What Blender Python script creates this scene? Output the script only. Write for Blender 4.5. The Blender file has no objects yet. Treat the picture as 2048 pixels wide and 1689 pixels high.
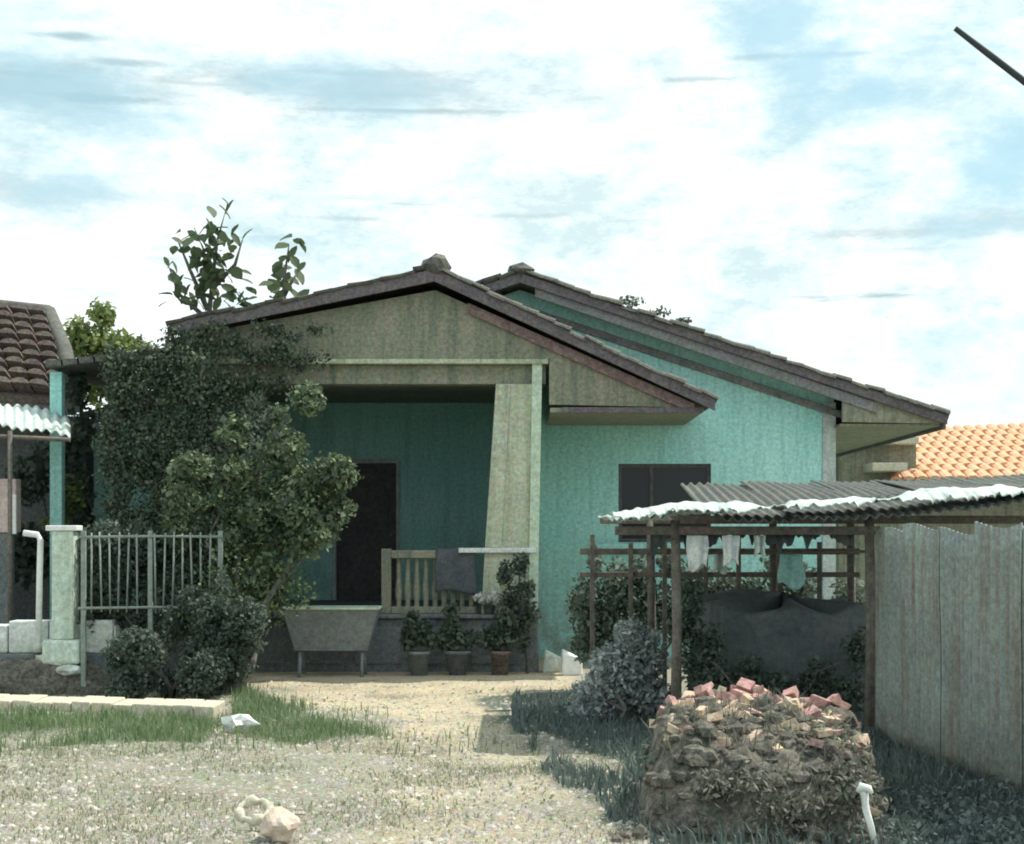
import bpy, math, random
import numpy as np
from mathutils import Vector, Matrix, noise as mnoise

random.seed(7)
RNG = np.random.default_rng(11)
SC = bpy.context.scene
COL = SC.collection

# ------------------------------------------------------------------ camera, sky, sun, exposure
F, EYE, HZ = 3200.0, 1.6, 1085.0          # focal length in photo pixels, eye height, horizon row
cam_d = bpy.data.cameras.new('camera')
cam_d.sensor_width = 36.0
cam_d.lens = 36.0 * F / 2048.0
cam_d.shift_y = (HZ - 844.5) / 2048.0
cam_d.clip_end = 5000
cam = bpy.data.objects.new('camera', cam_d)
COL.objects.link(cam)
cam.location = (0, 0, EYE)
cam.rotation_euler = (math.radians(90), 0, 0)
SC.camera = cam

SUN = Vector((0.55, 0.26, 0.92)).normalized()
EL = math.asin(SUN.z)
AZ = math.atan2(SUN.x, SUN.y)
sl = bpy.data.lights.new('sun', 'SUN')
sl.energy = 2.9
sl.angle = math.radians(0.6)
sl.color = (1.0, 0.94, 0.82)
sun = bpy.data.objects.new('sun', sl)
COL.objects.link(sun)
sun.location = (10, 10, 30)
sun.rotation_euler = (-SUN).to_track_quat('-Z', 'Y').to_euler()

SC.view_settings.view_transform = 'Standard'
SC.view_settings.look = 'None'
SC.view_settings.exposure = 0.85
SC.view_settings.gamma = 1.0
SC.cycles.filter_width = 1.9
SC.view_settings.use_curve_mapping = False


def build_world():
    w = bpy.data.worlds.new('World')
    SC.world = w
    w.use_nodes = True
    nt = w.node_tree
    N, L = nt.nodes, nt.links
    N.clear()
    out = N.new('ShaderNodeOutputWorld')
    bg = N.new('ShaderNodeBackground')
    bg.inputs['Strength'].default_value = 0.1
    L.new(bg.outputs[0], out.inputs[0])
    sky = N.new('ShaderNodeTexSky')
    sky.sky_type = 'NISHITA'
    sky.sun_disc = False
    sky.sun_elevation = EL
    sky.sun_rotation = AZ
    sky.dust_density = 1.5
    tc = N.new('ShaderNodeTexCoord')

    def math_(op, a, b=None, clamp=False):
        n = N.new('ShaderNodeMath')
        n.operation = op
        n.use_clamp = clamp
        for i, v in enumerate((a, b)):
            if v is None:
                continue
            if isinstance(v, (int, float)):
                n.inputs[i].default_value = v
            else:
                L.new(v, n.inputs[i])
        return n.outputs[0]

    def noise(scale_vec, scale, detail=6, rough=0.6, off=(0, 0, 0)):
        mp = N.new('ShaderNodeMapping')
        mp.inputs['Scale'].default_value = scale_vec
        mp.inputs['Location'].default_value = off
        L.new(tc.outputs['Generated'], mp.inputs['Vector'])
        n = N.new('ShaderNodeTexNoise')
        n.inputs['Scale'].default_value = scale
        n.inputs['Detail'].default_value = detail
        n.inputs['Roughness'].default_value = rough
        L.new(mp.outputs[0], n.inputs['Vector'])
        return n.outputs['Fac']

    def rng(v, a, b, c=0.0, d=1.0):
        n = N.new('ShaderNodeMapRange')
        n.interpolation_type = 'SMOOTHSTEP'
        n.inputs['From Min'].default_value = a
        n.inputs['From Max'].default_value = b
        n.inputs['To Min'].default_value = c
        n.inputs['To Max'].default_value = d
        L.new(v, n.inputs['Value'])
        return n.outputs[0]

    # openings of blue between the clouds
    big = noise((1, 1, 2.6), 4.5, 9, 0.66, (0.31, 0.2, 0.05))
    gap = rng(big, 0.29, 0.45, 0.7, 0.0)
    # a few gaps where this day's sky had them, with ragged rims
    rag = noise((1, 1, 2.0), 15.0, 8, 0.68, (2.2, 0.4, 0.3))
    def spot(px, py, rx, rz, ragged, amt):
        d = Vector(((px - 1024) / F, 1, (HZ - py) / F)).normalized()
        sub = N.new('ShaderNodeVectorMath')
        sub.operation = 'SUBTRACT'
        L.new(tc.outputs['Generated'], sub.inputs[0])
        sub.inputs[1].default_value = d
        sc = N.new('ShaderNodeVectorMath')
        sc.operation = 'MULTIPLY'
        L.new(sub.outputs[0], sc.inputs[0])
        sc.inputs[1].default_value = (1 / rx, 1 / rx, 1 / rz)
        ln = N.new('ShaderNodeVectorMath')
        ln.operation = 'LENGTH'
        L.new(sc.outputs[0], ln.inputs[0])
        v = math_('ADD', ln.outputs['Value'], math_('MULTIPLY', math_('SUBTRACT', ragged, 0.5), 3.0))
        return math_('MULTIPLY', rng(v, 0.1, 1.4, 1.0, 0.0), amt)

    gaps = [gap]
    for (px, py, rx, rz, amt) in ((1560, 40, 0.06, 0.03, 1.0), (1620, 120, 0.035, 0.04, 1.0), (1750, 195, 0.04, 0.018, 1.0), (2010, 340, 0.045, 0.05, 1.0),
                                  (1980, 450, 0.07, 0.012, 0.8), (120, 380, 0.06, 0.02, 0.8), (690, 165, 0.10, 0.020, 0.7),
                                  (130, 190, 0.10, 0.035, 0.8), (30, 30, 0.03, 0.03, 0.5), (1980, 760, 0.06, 0.03, 0.4)):
        gaps.append(spot(px, py, rx, rz, rag, amt))
    g = gaps[0]
    for q in gaps[1:]:
        g = math_('MAXIMUM', g, q)
    # thin level bars of grey cloud
    bar = rng(noise((1.2, 1.2, 16), 6.0, 6, 0.6, (5.1, 1.3, 0.4)), 0.60, 0.82)
    patch = rng(noise((1, 1, 2.5), 5.0, 3, 0.5, (8.0, 2.0, 1.0)), 0.46, 0.62)
    bar = math_('MULTIPLY', bar, patch)
    rag2 = noise((1, 1, 4.0), 16.0, 8, 0.72, (4.2, 1.4, 0.7))
    for (px, py, rx, rz, amt) in ((100, 175, 0.10, 0.016, .7), (720, 180, 0.13, 0.016, .65), (60, 380, 0.07, 0.012, .5), (1990, 450, 0.07, 0.010, .6), (125, 72, 0.024, 0.0026, .9), (255, 126, 0.026, 0.003, .8), (60, 150, 0.045, 0.004, .8), (210, 198, 0.05, 0.0045, .95),
                                  (400, 168, 0.05, 0.002, .6), (720, 148, 0.07, 0.004, .7), (790, 190, 0.07, 0.003, .7), (800, 222, 0.085, 0.0024, .8),
                                  (70, 382, 0.06, 0.003, .5), (1410, 158, 0.025, 0.002, .6), (1520, 114, 0.02, 0.002, .7), (1690, 108, 0.03, 0.002, .5),
                                  (1880, 462, 0.085, 0.0045, .6), (690, 438, 0.025, 0.002, .5), (1040, 432, 0.03, 0.002, .4), (1800, 500, 0.05, 0.0018, .3)):
        bar = math_('MAXIMUM', bar, spot(px, py, rx, rz, rag2, amt))
    # body of the clouds
    body = noise((1, 1, 2.2), 13.0, 10, 0.72, (1.0, 3.0, 2.0))
    ramp = N.new('ShaderNodeValToRGB')
    ramp.color_ramp.elements[0].position = 0.37
    ramp.color_ramp.elements[0].color = (4.0, 5.05, 5.2, 1)
    ramp.color_ramp.elements[1].position = 0.60
    ramp.color_ramp.elements[1].color = (6.9, 7.35, 7.35, 1)
    L.new(body, ramp.inputs[0])
    mx = N.new('ShaderNodeMix')
    mx.data_type = 'RGBA'
    L.new(bar, mx.inputs[0])
    L.new(ramp.outputs[0], mx.inputs[6])
    mx.inputs[7].default_value = (2.4, 3.1, 3.25, 1)
    # blue: the clear sky seen through thin veil
    veil = N.new('ShaderNodeMix')
    veil.data_type = 'RGBA'
    veil.inputs[0].default_value = 0.75
    L.new(sky.outputs[0], veil.inputs[6])
    veil.inputs[7].default_value = (2.6, 4.5, 4.9, 1)
    m2 = N.new('ShaderNodeMix')
    m2.data_type = 'RGBA'
    L.new(math_('MULTIPLY', g, 0.85), m2.inputs[0])
    L.new(mx.outputs[2], m2.inputs[6])
    L.new(veil.outputs[2], m2.inputs[7])
    L.new(m2.outputs[2], bg.inputs['Color'])


build_world()


# ------------------------------------------------------------------ helpers
def P(px, py, Y):
    return Vector(((px - 1024) / F * Y, Y, EYE + (HZ - py) / F * Y))


def X(px, Y):
    return (px - 1024) / F * Y


def Z(py, Y):
    return EYE + (HZ - py) / F * Y


def G(px, py):
    Y = EYE * F / (py - HZ)
    return Vector(((px - 1024) / F * Y, Y, 0))


ORIGIN = {}


def tag(o, label=None, cat=None, group=None, kind=None):
    if label: o['label'] = label
    if cat: o['category'] = cat
    if group: o['group'] = group
    if kind: o['kind'] = kind
    return o


def thing(name, loc, label, cat, group=None):
    o = bpy.data.objects.new(name, None)
    o.empty_display_size = 0.2
    COL.objects.link(o)
    o.location = loc
    ORIGIN[o.name] = Vector(loc)
    return tag(o, label, cat, group)


class MB:
    def __init__(self):
        self.v, self.f, self.s = [], [], []

    def add(self, vs, fs, smooth=False):
        n = len(self.v)
        self.v += [tuple(q) for q in vs]
        self.f += [tuple(i + n for i in f) for f in fs]
        self.s += [smooth] * len(fs)
        return self

    def box(self, x0, x1, y0, y1, z0, z1):
        vs = [(x, y, z) for z in (z0, z1) for y in (y0, y1) for x in (x0, x1)]
        return self.add(vs, [(0, 2, 3, 1), (4, 5, 7, 6), (0, 1, 5, 4), (2, 6, 7, 3), (0, 4, 6, 2), (1, 3, 7, 5)])

    def prism(self, pts, y0, y1):
        """an outline in x,z drawn anticlockwise as seen from the front, given depth along y"""
        n = len(pts)
        vs = [(x, y0, z) for x, z in pts] + [(x, y1, z) for x, z in pts]
        fs = [tuple(range(n)), tuple(range(2 * n - 1, n - 1, -1))]
        fs += [(i + n, (i + 1) % n + n, (i + 1) % n, i) for i in range(n)]
        return self.add(vs, fs)

    def tube(self, pts, rad, n=7, smooth=True, cap=True):
        pts = [Vector(p) for p in pts]
        if not isinstance(rad, (list, tuple)): rad = [rad] * len(pts)
        vs = []
        for i, p in enumerate(pts):
            d = (pts[min(i + 1, len(pts) - 1)] - pts[max(i - 1, 0)]).normalized()
            a = d.orthogonal().normalized() if abs(d.z) > 0.98 else d.cross(Vector((0, 0, 1))).normalized()
            b = d.cross(a)
            for k in range(n):
                t = 2 * math.pi * k / n
                vs.append(p + (a * math.cos(t) + b * math.sin(t)) * rad[i])
        fs = []
        for i in range(len(pts) - 1):
            for k in range(n):
                fs.append((i * n + k, i * n + (k + 1) % n, (i + 1) * n + (k + 1) % n, (i + 1) * n + k))
        self.add(vs, fs, smooth)
        if cap:
            m = len(self.v) - len(vs)
            self.f += [tuple(m + k for k in range(n - 1, -1, -1)), tuple(m + (len(pts) - 1) * n + k for k in range(n))]
            self.s += [False, False]
        return self

    def lathe(self, c, prof, n=14):
        c = Vector(c)
        vs = [c + Vector((r * math.cos(2 * math.pi * k / n), r * math.sin(2 * math.pi * k / n), z)) for r, z in prof for k in range(n)]
        fs = [(i * n + k, i * n + (k + 1) % n, (i + 1) * n + (k + 1) % n, (i + 1) * n + k) for i in range(len(prof) - 1) for k in range(n)]
        return self.add(vs, fs, True)

    def rock(self, c, r, seed=0, sub=2, rough=0.25):
        import bmesh
        bm = bmesh.new()
        bmesh.ops.create_icosphere(bm, subdivisions=sub, radius=1)
        vs = []
        for v in bm.verts:
            k = 1 + rough * mnoise.noise(v.co * 1.6 + Vector((seed * 3.1, seed, 0))) * 1.6
            vs.append((c[0] + v.co.x * r[0] * k, c[1] + v.co.y * r[1] * k, c[2] + v.co.z * r[2] * k))
        fs = [tuple(v.index for v in f.verts) for f in bm.faces]
        bm.free()
        return self.add(vs, fs, False)

    def build(self, name, material, parent=None, bevel=0.0, kind=None, label=None, cat=None, group=None):
        me = bpy.data.meshes.new(name)
        V = np.array(self.v, dtype=float)
        mid = (V.min(0) + V.max(0)) / 2
        if parent is None: mid[2] = V[:, 2].min()
        V = V - mid
        me.from_pydata(V.tolist(), [], self.f)
        me.polygons.foreach_set('use_smooth', self.s)
        me.update()
        o = bpy.data.objects.new(name, me)
        COL.objects.link(o)
        wo = Vector(mid)
        if parent is not None:
            o.parent = parent
            o.location = wo - ORIGIN[parent.name]
        else:
            o.location = wo
        ORIGIN[o.name] = wo
        if material: me.materials.append(material)
        if bevel > 0:
            b = o.modifiers.new('bevel', 'BEVEL')
            b.width = bevel
            b.segments = 2
            b.limit_method = 'ANGLE'
        return tag(o, label, cat, group, kind)


def wall_cells(mb, x0, x1, z0, z1, y0, y1, holes):
    """a wall in the x-z plane with true openings"""
    xs = sorted({x0, x1, *[h[0] for h in holes], *[h[1] for h in holes]})
    zs = sorted({z0, z1, *[h[2] for h in holes], *[h[3] for h in holes]})
    xs = [x for x in xs if x0 <= x <= x1]
    zs = [z for z in zs if z0 <= z <= z1]
    def solid(i, k):
        if not (0 <= i < len(xs) - 1 and 0 <= k < len(zs) - 1): return False
        cx, cz = (xs[i] + xs[i + 1]) / 2, (zs[k] + zs[k + 1]) / 2
        return not any(h[0] < cx < h[1] and h[2] < cz < h[3] for h in holes)
    for i in range(len(xs) - 1):
        for k in range(len(zs) - 1):
            if not solid(i, k): continue
            a, b, c, d = xs[i], xs[i + 1], zs[k], zs[k + 1]
            vs = [(a, y0, c), (b, y0, c), (b, y0, d), (a, y0, d), (a, y1, c), (b, y1, c), (b, y1, d), (a, y1, d)]
            fs = [(0, 1, 2, 3), (7, 6, 5, 4)]
            if not solid(i - 1, k): fs.append((0, 3, 7, 4))
            if not solid(i + 1, k): fs.append((1, 5, 6, 2))
            if not solid(i, k - 1): fs.append((0, 4, 5, 1))
            if not solid(i, k + 1): fs.append((3, 2, 6, 7))
            mb.add(vs, fs)
    return mb


def dup(o, parent, loc, rot=None, scale=None):
    c = o.copy()
    COL.objects.link(c)
    c.parent = parent
    c.location = Vector(loc) - (ORIGIN[parent.name] if parent else Vector())
    ORIGIN[c.name] = Vector(loc)
    if rot is not None: c.rotation_euler = rot
    if scale is not None: c.scale = scale
    return c


# ------------------------------------------------------------------ materials
def mat(name, c1, c2, scale=3.0, rough=0.85, bump=0.25, bscale=40.0, speck=0.25, sscale=55.0, tint=0.0,
        streak=None, dirt=None, metal=0.0):
    """two mixed colours in blotches, a fine speckle in value and hue, optional drip streaks and damp foot"""
    m = bpy.data.materials.new(name)
    m.use_nodes = True
    nt = m.node_tree
    N, L = nt.nodes, nt.links
    b = N['Principled BSDF']
    b.inputs['Roughness'].default_value = rough
    b.inputs['Metallic'].default_value = metal
    b.inputs['Specular IOR Level'].default_value = 0.3
    geo = N.new('ShaderNodeNewGeometry')

    def noise(sc, det=6, r=0.65, vec=None):
        n = N.new('ShaderNodeTexNoise')
        n.inputs['Scale'].default_value = sc
        n.inputs['Detail'].default_value = det
        n.inputs['Roughness'].default_value = r
        L.new(vec or geo.outputs['Position'], n.inputs['Vector'])
        return n

    def mix(fac, a, c, mode='MIX'):
        x = N.new('ShaderNodeMix')
        x.data_type = 'RGBA'
        x.blend_type = mode
        for i, v in ((0, fac), (6, a), (7, c)):
            if isinstance(v, (int, float)): x.inputs[i].default_value = v
            elif isinstance(v, tuple): x.inputs[i].default_value = (*v, 1)
            else: L.new(v, x.inputs[i])
        return x.outputs[2]

    def ramp(v, a, c):
        r = N.new('ShaderNodeMapRange')
        r.inputs['From Min'].default_value = a
        r.inputs['From Max'].default_value = c
        L.new(v, r.inputs['Value'])
        return r.outputs[0]

    col = mix(ramp(noise(scale).outputs['Fac'], 0.35, 0.65), c1, c2)
    if streak:
        mp = N.new('ShaderNodeMapping')
        mp.inputs['Scale'].default_value = (1, 1, 0.07)
        L.new(geo.outputs['Position'], mp.inputs['Vector'])
        s = noise(9.0, 5, 0.6, mp.outputs[0])
        col = mix(ramp(s.outputs['Fac'], 0.48, 0.70), col, streak)
    if dirt:
        z0, z1, dc = dirt
        sep = N.new('ShaderNodeSeparateXYZ')
        L.new(geo.outputs['Position'], sep.inputs[0])
        h = ramp(sep.outputs['Z'], z1, z0)
        nn = noise(4.0, 6, 0.7)
        mm = N.new('ShaderNodeMath')
        mm.operation = 'MULTIPLY'
        L.new(h, mm.inputs[0])
        L.new(ramp(nn.outputs['Fac'], 0.3, 0.6), mm.inputs[1])
        col = mix(mm.outputs[0], col, dc)
    sp = noise(sscale * 0.5, 4, 0.85)
    v = N.new('ShaderNodeMapRange')
    v.inputs['From Min'].default_value = 0.34
    v.inputs['From Max'].default_value = 0.66
    v.inputs['To Min'].default_value = 1 - speck * 1.3
    v.inputs['To Max'].default_value = 1 + speck * 1.3
    L.new(sp.outputs['Fac'], v.inputs['Value'])
    gray = N.new('ShaderNodeCombineColor')
    for i in range(3): L.new(v.outputs[0], gray.inputs[i])
    col = mix(1.0, col, gray.outputs[0], 'MULTIPLY')
    if tint > 0:
        t = noise(sscale * 0.4, 3, 0.85)
        hs = N.new('ShaderNodeHueSaturation')
        hs.inputs['Saturation'].default_value = 2.2
        L.new(t.outputs['Color'], hs.inputs['Color'])
        col = mix(tint, col, hs.outputs[0], 'OVERLAY')
    L.new(col, b.inputs['Base Color'])
    if bump:
        bp = N.new('ShaderNodeBump')
        bp.inputs['Strength'].default_value = bump
        bp.inputs['Distance'].default_value = 0.02
        L.new(noise(bscale, 5, 0.7).outputs['Fac'], bp.inputs['Height'])
        L.new(bp.outputs[0], b.inputs['Normal'])
    return m


def leaf_mat(name, cols, trans=0.25, rough=0.6):
    m = bpy.data.materials.new(name)
    m.use_nodes = True
    nt = m.node_tree
    N, L = nt.nodes, nt.links
    b = N['Principled BSDF']
    b.inputs['Roughness'].default_value = rough
    b.inputs['Specular IOR Level'].default_value = 0.3
    geo = N.new('ShaderNodeNewGeometry')
    r = N.new('ShaderNodeValToRGB')
    e = r.color_ramp.elements
    while len(e) < len(cols): e.new(0.5)
    for i, c in enumerate(cols):
        e[i].position = i / max(1, len(cols) - 1)
        e[i].color = (*c, 1)
    L.new(geo.outputs['Random Per Island'], r.inputs[0])
    L.new(r.outputs[0], b.inputs['Base Color'])
    t = N.new('ShaderNodeBsdfTranslucent')
    L.new(r.outputs[0], t.inputs['Color'])
    mx = N.new('ShaderNodeMixShader')
    mx.inputs[0].default_value = trans
    L.new(b.outputs[0], mx.inputs[1])
    L.new(t.outputs[0], mx.inputs[2])
    L.new(mx.outputs[0], N['Material Output'].inputs[0])
    return m


TEAL = mat('turquoise_stucco', (0.32, 0.66, 0.63), (0.43, 0.72, 0.69), 0.8, 0.9, 0.35, 60, 0.20, 40, 0.14,
           streak=(0.29, 0.56, 0.53), dirt=(0.1, 1.9, (0.22, 0.30, 0.25)))
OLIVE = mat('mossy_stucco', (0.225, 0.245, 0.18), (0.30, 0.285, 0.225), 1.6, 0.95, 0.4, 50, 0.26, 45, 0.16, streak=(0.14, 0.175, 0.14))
CREAM = mat('cream_stucco', (0.52, 0.56, 0.44), (0.42, 0.46, 0.35), 3.0, 0.9, 0.3, 60, 0.25, 40, 0.2, streak=(0.32, 0.36, 0.24))
PALE = mat('pale_trim', (0.55, 0.66, 0.52), (0.44, 0.55, 0.44), 4.0, 0.85, 0.2, 60, 0.2, 40, 0.15)
GREYTRIM = mat('grey_trim', (0.46, 0.52, 0.50), (0.36, 0.43, 0.42), 4.0, 0.85, 0.2, 60, 0.2, 40, 0.15)
FASCIA = mat('weathered_board', (0.12, 0.11, 0.12), (0.17, 0.15, 0.16), 5.0, 0.9, 0.4, 30, 0.3, 40, 0.25)
BARGE = mat('faded_board', (0.24, 0.24, 0.25), (0.17, 0.18, 0.18), 4.0, 0.9, 0.4, 30, 0.3, 40, 0.3)
ROOFT = mat('dark_roof_tile', (0.10, 0.095, 0.10), (0.14, 0.15, 0.12), 6.0, 0.95, 0.4, 40, 0.35, 50, 0.2)
BROWNT = mat('brown_roof_tile', (0.13, 0.10, 0.10), (0.18, 0.16, 0.13), 5.0, 0.95, 0.4, 40, 0.35, 40, 0.3)
ORANGET = mat('orange_roof_tile', (0.62, 0.36, 0.20), (0.66, 0.42, 0.28), 3.0, 0.9, 0.3, 40, 0.2, 30, 0.2)
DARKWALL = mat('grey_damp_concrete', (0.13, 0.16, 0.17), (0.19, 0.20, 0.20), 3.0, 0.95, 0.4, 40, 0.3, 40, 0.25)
DOORM = mat('dark_brown_wood', (0.075, 0.075, 0.085), (0.11, 0.10, 0.10), 6.0, 0.7, 0.3, 30, 0.3, 30, 0.15)
WHITEW = mat('limewash', (0.72, 0.76, 0.74), (0.58, 0.63, 0.62), 4.0, 0.9, 0.4, 40, 0.2, 30, 0.12, dirt=(0.35, 0.8, (0.4, 0.45, 0.36)))
WHITE = mat('white_paint', (0.80, 0.82, 0.80), (0.70, 0.73, 0.71), 6.0, 0.7, 0.2, 40, 0.1, 30, 0.05)
PLASTIC = mat('white_plastic_sheet', (0.56, 0.63, 0.59), (0.40, 0.50, 0.47), 5.0, 0.5, 0.3, 25, 0.15, 30, 0.1)
WPOST = mat('greenish_limewash', (0.62, 0.72, 0.62), (0.50, 0.60, 0.52), 4.0, 0.9, 0.3, 50, 0.2, 40, 0.12, streak=(0.42, 0.5, 0.4))
IRON = mat('weathered_green_iron', (0.20, 0.25, 0.22), (0.28, 0.33, 0.29), 6.0, 0.8, 0.2, 50, 0.2, 40, 0.1)
PINK = mat('pink_stucco', (0.62, 0.50, 0.48), (0.54, 0.44, 0.42), 3.0, 0.9, 0.3, 40, 0.2, 30, 0.1)
ZINC = mat('weathered_zinc', (0.28, 0.33, 0.29), (0.21, 0.25, 0.24), 1.4, 0.7, 0.2, 40, 0.25, 45, 0.12, streak=(0.20, 0.17, 0.13), dirt=(0.0, 0.5, (0.15, 0.15, 0.12)), metal=0.1)
RUST = mat('dull_roof_sheet', (0.11, 0.13, 0.13), (0.15, 0.15, 0.13), 3.0, 0.8, 0.2, 40, 0.3, 40, 0.2, metal=0.1)
TARP = mat('dark_tarpaulin', (0.07, 0.09, 0.095), (0.105, 0.115, 0.115), 3.0, 0.7, 0.3, 20, 0.2, 40, 0.15)
WOOD = mat('grey_timber', (0.13, 0.12, 0.10), (0.18, 0.16, 0.14), 6.0, 0.9, 0.4, 30, 0.3, 30, 0.2)
BARK = mat('bark', (0.11, 0.105, 0.095), (0.16, 0.155, 0.14), 8.0, 0.95, 0.8, 25, 0.35, 40, 0.15)
SOIL = mat('brown_soil', (0.10, 0.10, 0.085), (0.16, 0.15, 0.125), 5.0, 1.0, 1.0, 25, 0.45, 40, 0.1)
BRICK = mat('red_brick', (0.38, 0.19, 0.18), (0.46, 0.32, 0.29), 9.0, 0.95, 0.5, 40, 0.3, 40, 0.2)
SANDBRICK = mat('sandy_rubble', (0.55, 0.47, 0.34), (0.46, 0.36, 0.27), 9.0, 0.95, 0.5, 40, 0.3, 40, 0.2)
STONE = mat('pale_stone', (0.58, 0.56, 0.46), (0.48, 0.46, 0.36), 12.0, 0.9, 0.4, 60, 0.2, 40, 0.1)
PINKSTONE = mat('pinkish_stone', (0.60, 0.50, 0.42), (0.52, 0.43, 0.36), 10.0, 0.9, 0.4, 60, 0.2, 40, 0.1)
GALV = mat('dull_galvanised', (0.24, 0.27, 0.28), (0.18, 0.21, 0.22), 5.0, 0.6, 0.2, 40, 0.25, 40, 0.2, metal=0.2)
CLOTH = mat('dark_cloth', (0.07, 0.085, 0.10), (0.10, 0.11, 0.12), 6.0, 0.95, 0.3, 60, 0.2, 40, 0.1)
KERB = mat('sandy_concrete', (0.50, 0.47, 0.37), (0.56, 0.52, 0.41), 4.0, 0.95, 0.4, 40, 0.22, 40, 0.2)
BLACK = mat('dark_pole_paint', (0.03, 0.04, 0.045), (0.05, 0.055, 0.06), 6.0, 0.7, 0.1, 40, 0.1, 30, 0.0)

TREEL = leaf_mat('olive_leaves', [(0.055, 0.09, 0.055), (0.085, 0.135, 0.075), (0.12, 0.175, 0.08), (0.26, 0.33, 0.17)])  # lightest tone paints sunlit leaves here and there
HEDGEL = leaf_mat('dark_hedge_leaves', [(0.055, 0.085, 0.07), (0.085, 0.12, 0.09), (0.12, 0.15, 0.115)])
VINEL = leaf_mat('vine_leaves', [(0.06, 0.09, 0.065), (0.09, 0.13, 0.085), (0.12, 0.155, 0.095), (0.19, 0.24, 0.15)])
YELLOWL = leaf_mat('yellow_green_leaves', [(0.07, 0.11, 0.04), (0.16, 0.22, 0.07), (0.30, 0.36, 0.13)], 0.4)
SAPL = leaf_mat('sapling_leaves', [(0.055, 0.085, 0.05), (0.085, 0.12, 0.065), (0.11, 0.16, 0.085)], 0.3)
GREYL = leaf_mat('grey_green_leaves', [(0.20, 0.25, 0.25), (0.33, 0.38, 0.37), (0.48, 0.52, 0.50)])
WEEDL = leaf_mat('weed_leaves', [(0.075, 0.11, 0.08), (0.11, 0.15, 0.11), (0.17, 0.22, 0.16), (0.11, 0.12, 0.115)])
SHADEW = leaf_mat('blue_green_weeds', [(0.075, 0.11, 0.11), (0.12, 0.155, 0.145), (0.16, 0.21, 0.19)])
BROWNL = leaf_mat('dead_leaves', [(0.10, 0.10, 0.085), (0.15, 0.145, 0.12), (0.11, 0.14, 0.10), (0.22, 0.205, 0.175), (0.12, 0.155, 0.125)])
GRASSL = leaf_mat('green_grass', [(0.10, 0.17, 0.08), (0.17, 0.25, 0.12), (0.27, 0.32, 0.18)], 0.35)
DRYL = leaf_mat('dry_grass', [(0.22, 0.22, 0.15), (0.33, 0.32, 0.22), (0.22, 0.27, 0.17), (0.42, 0.40, 0.30)], 0.3)
FLOWERL = leaf_mat('white_petals', [(0.6, 0.64, 0.6), (0.75, 0.78, 0.74)], 0.3)
PEBBLE = leaf_mat('pebbles', [(0.22, 0.21, 0.19), (0.38, 0.36, 0.31), (0.52, 0.49, 0.42), (0.30, 0.27, 0.27), (0.62, 0.60, 0.55)], 0.0, 0.9)


def glass_mat():
    m = bpy.data.materials.new('dark_window_glass')
    m.use_nodes = True
    b = m.node_tree.nodes['Principled BSDF']
    b.inputs['Base Color'].default_value = (0.03, 0.034, 0.038, 1)
    b.inputs['Specular IOR Level'].default_value = 0.2
    b.inputs['Roughness'].default_value = 0.06
    return m


GLASS = glass_mat()


# ------------------------------------------------------------------ foliage
def leaf_cloud(name, blobs, n, size, material, parent, seed=1, shell=0.55, kind='stuff', fold=0.25, stretch=1.6):
    """n small folded leaves spread through a set of (centre, radii) volumes"""
    g = np.random.default_rng(seed)
    vol = np.array([b[1][0] * b[1][1] * b[1][2] for b in blobs])
    which = g.choice(len(blobs), n, p=vol ** 0.8 / (vol ** 0.8).sum())
    C = np.array([b[0] for b in blobs], float)[which]
    R = np.array([b[1] for b in blobs], float)[which]
    d = g.normal(size=(n, 3))
    d /= np.linalg.norm(d, axis=1)[:, None]
    rr = shell + (1 - shell) * g.random(n) ** 0.7
    rr *= g.choice([1.0, 0.55, 1.12], n, p=[0.6, 0.25, 0.15])
    pos = C + d * R * rr[:, None]
    pos[:, 2] = np.maximum(pos[:, 2], 0.02)
    ax = g.normal(size=(n, 3)) + np.array([0, 0, -0.35])
    ax /= np.linalg.norm(ax, axis=1)[:, None]
    up = d * 0.6 + g.normal(size=(n, 3)) * 0.6 + np.array([0, 0, 0.5])
    sd = np.cross(ax, up)
    sd /= np.linalg.norm(sd, axis=1)[:, None] + 1e-9
    nn = np.cross(sd, ax)
    s = size * (0.55 + 0.9 * g.random(n))[:, None]
    w = s / stretch / 2
    a = pos - ax * s / 2
    b_ = pos + ax * s / 2
    l = pos + sd * w + nn * w * fold
    r = pos - sd * w + nn * w * fold
    V = np.stack([a, l, b_, r], 1).reshape(-1, 3)
    mid = (V.min(0) + V.max(0)) / 2
    if parent is None: mid[2] = V[:, 2].min()
    V -= mid
    me = bpy.data.meshes.new(name)
    base = np.arange(n)[:, None] * 4
    tri = np.concatenate([base + [0, 1, 2], base + [0, 2, 3]], 1).reshape(-1, 3)
    me.vertices.add(len(V))
    me.vertices.foreach_set('co', V.ravel())
    me.loops.add(len(tri) * 3)
    me.loops.foreach_set('vertex_index', tri.ravel().astype(np.int32))
    me.polygons.add(len(tri))
    me.polygons.foreach_set('loop_start', np.arange(len(tri), dtype=np.int32) * 3)
    me.update(calc_edges=True)
    me.materials.append(material)
    o = bpy.data.objects.new(name, me)
    COL.objects.link(o)
    wo = Vector(mid)
    ORIGIN[o.name] = wo
    if parent is not None:
        o.parent = parent
        o.location = wo - ORIGIN[parent.name]
    else:
        o.location = wo
    if kind: o['kind'] = kind
    return o


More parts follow.
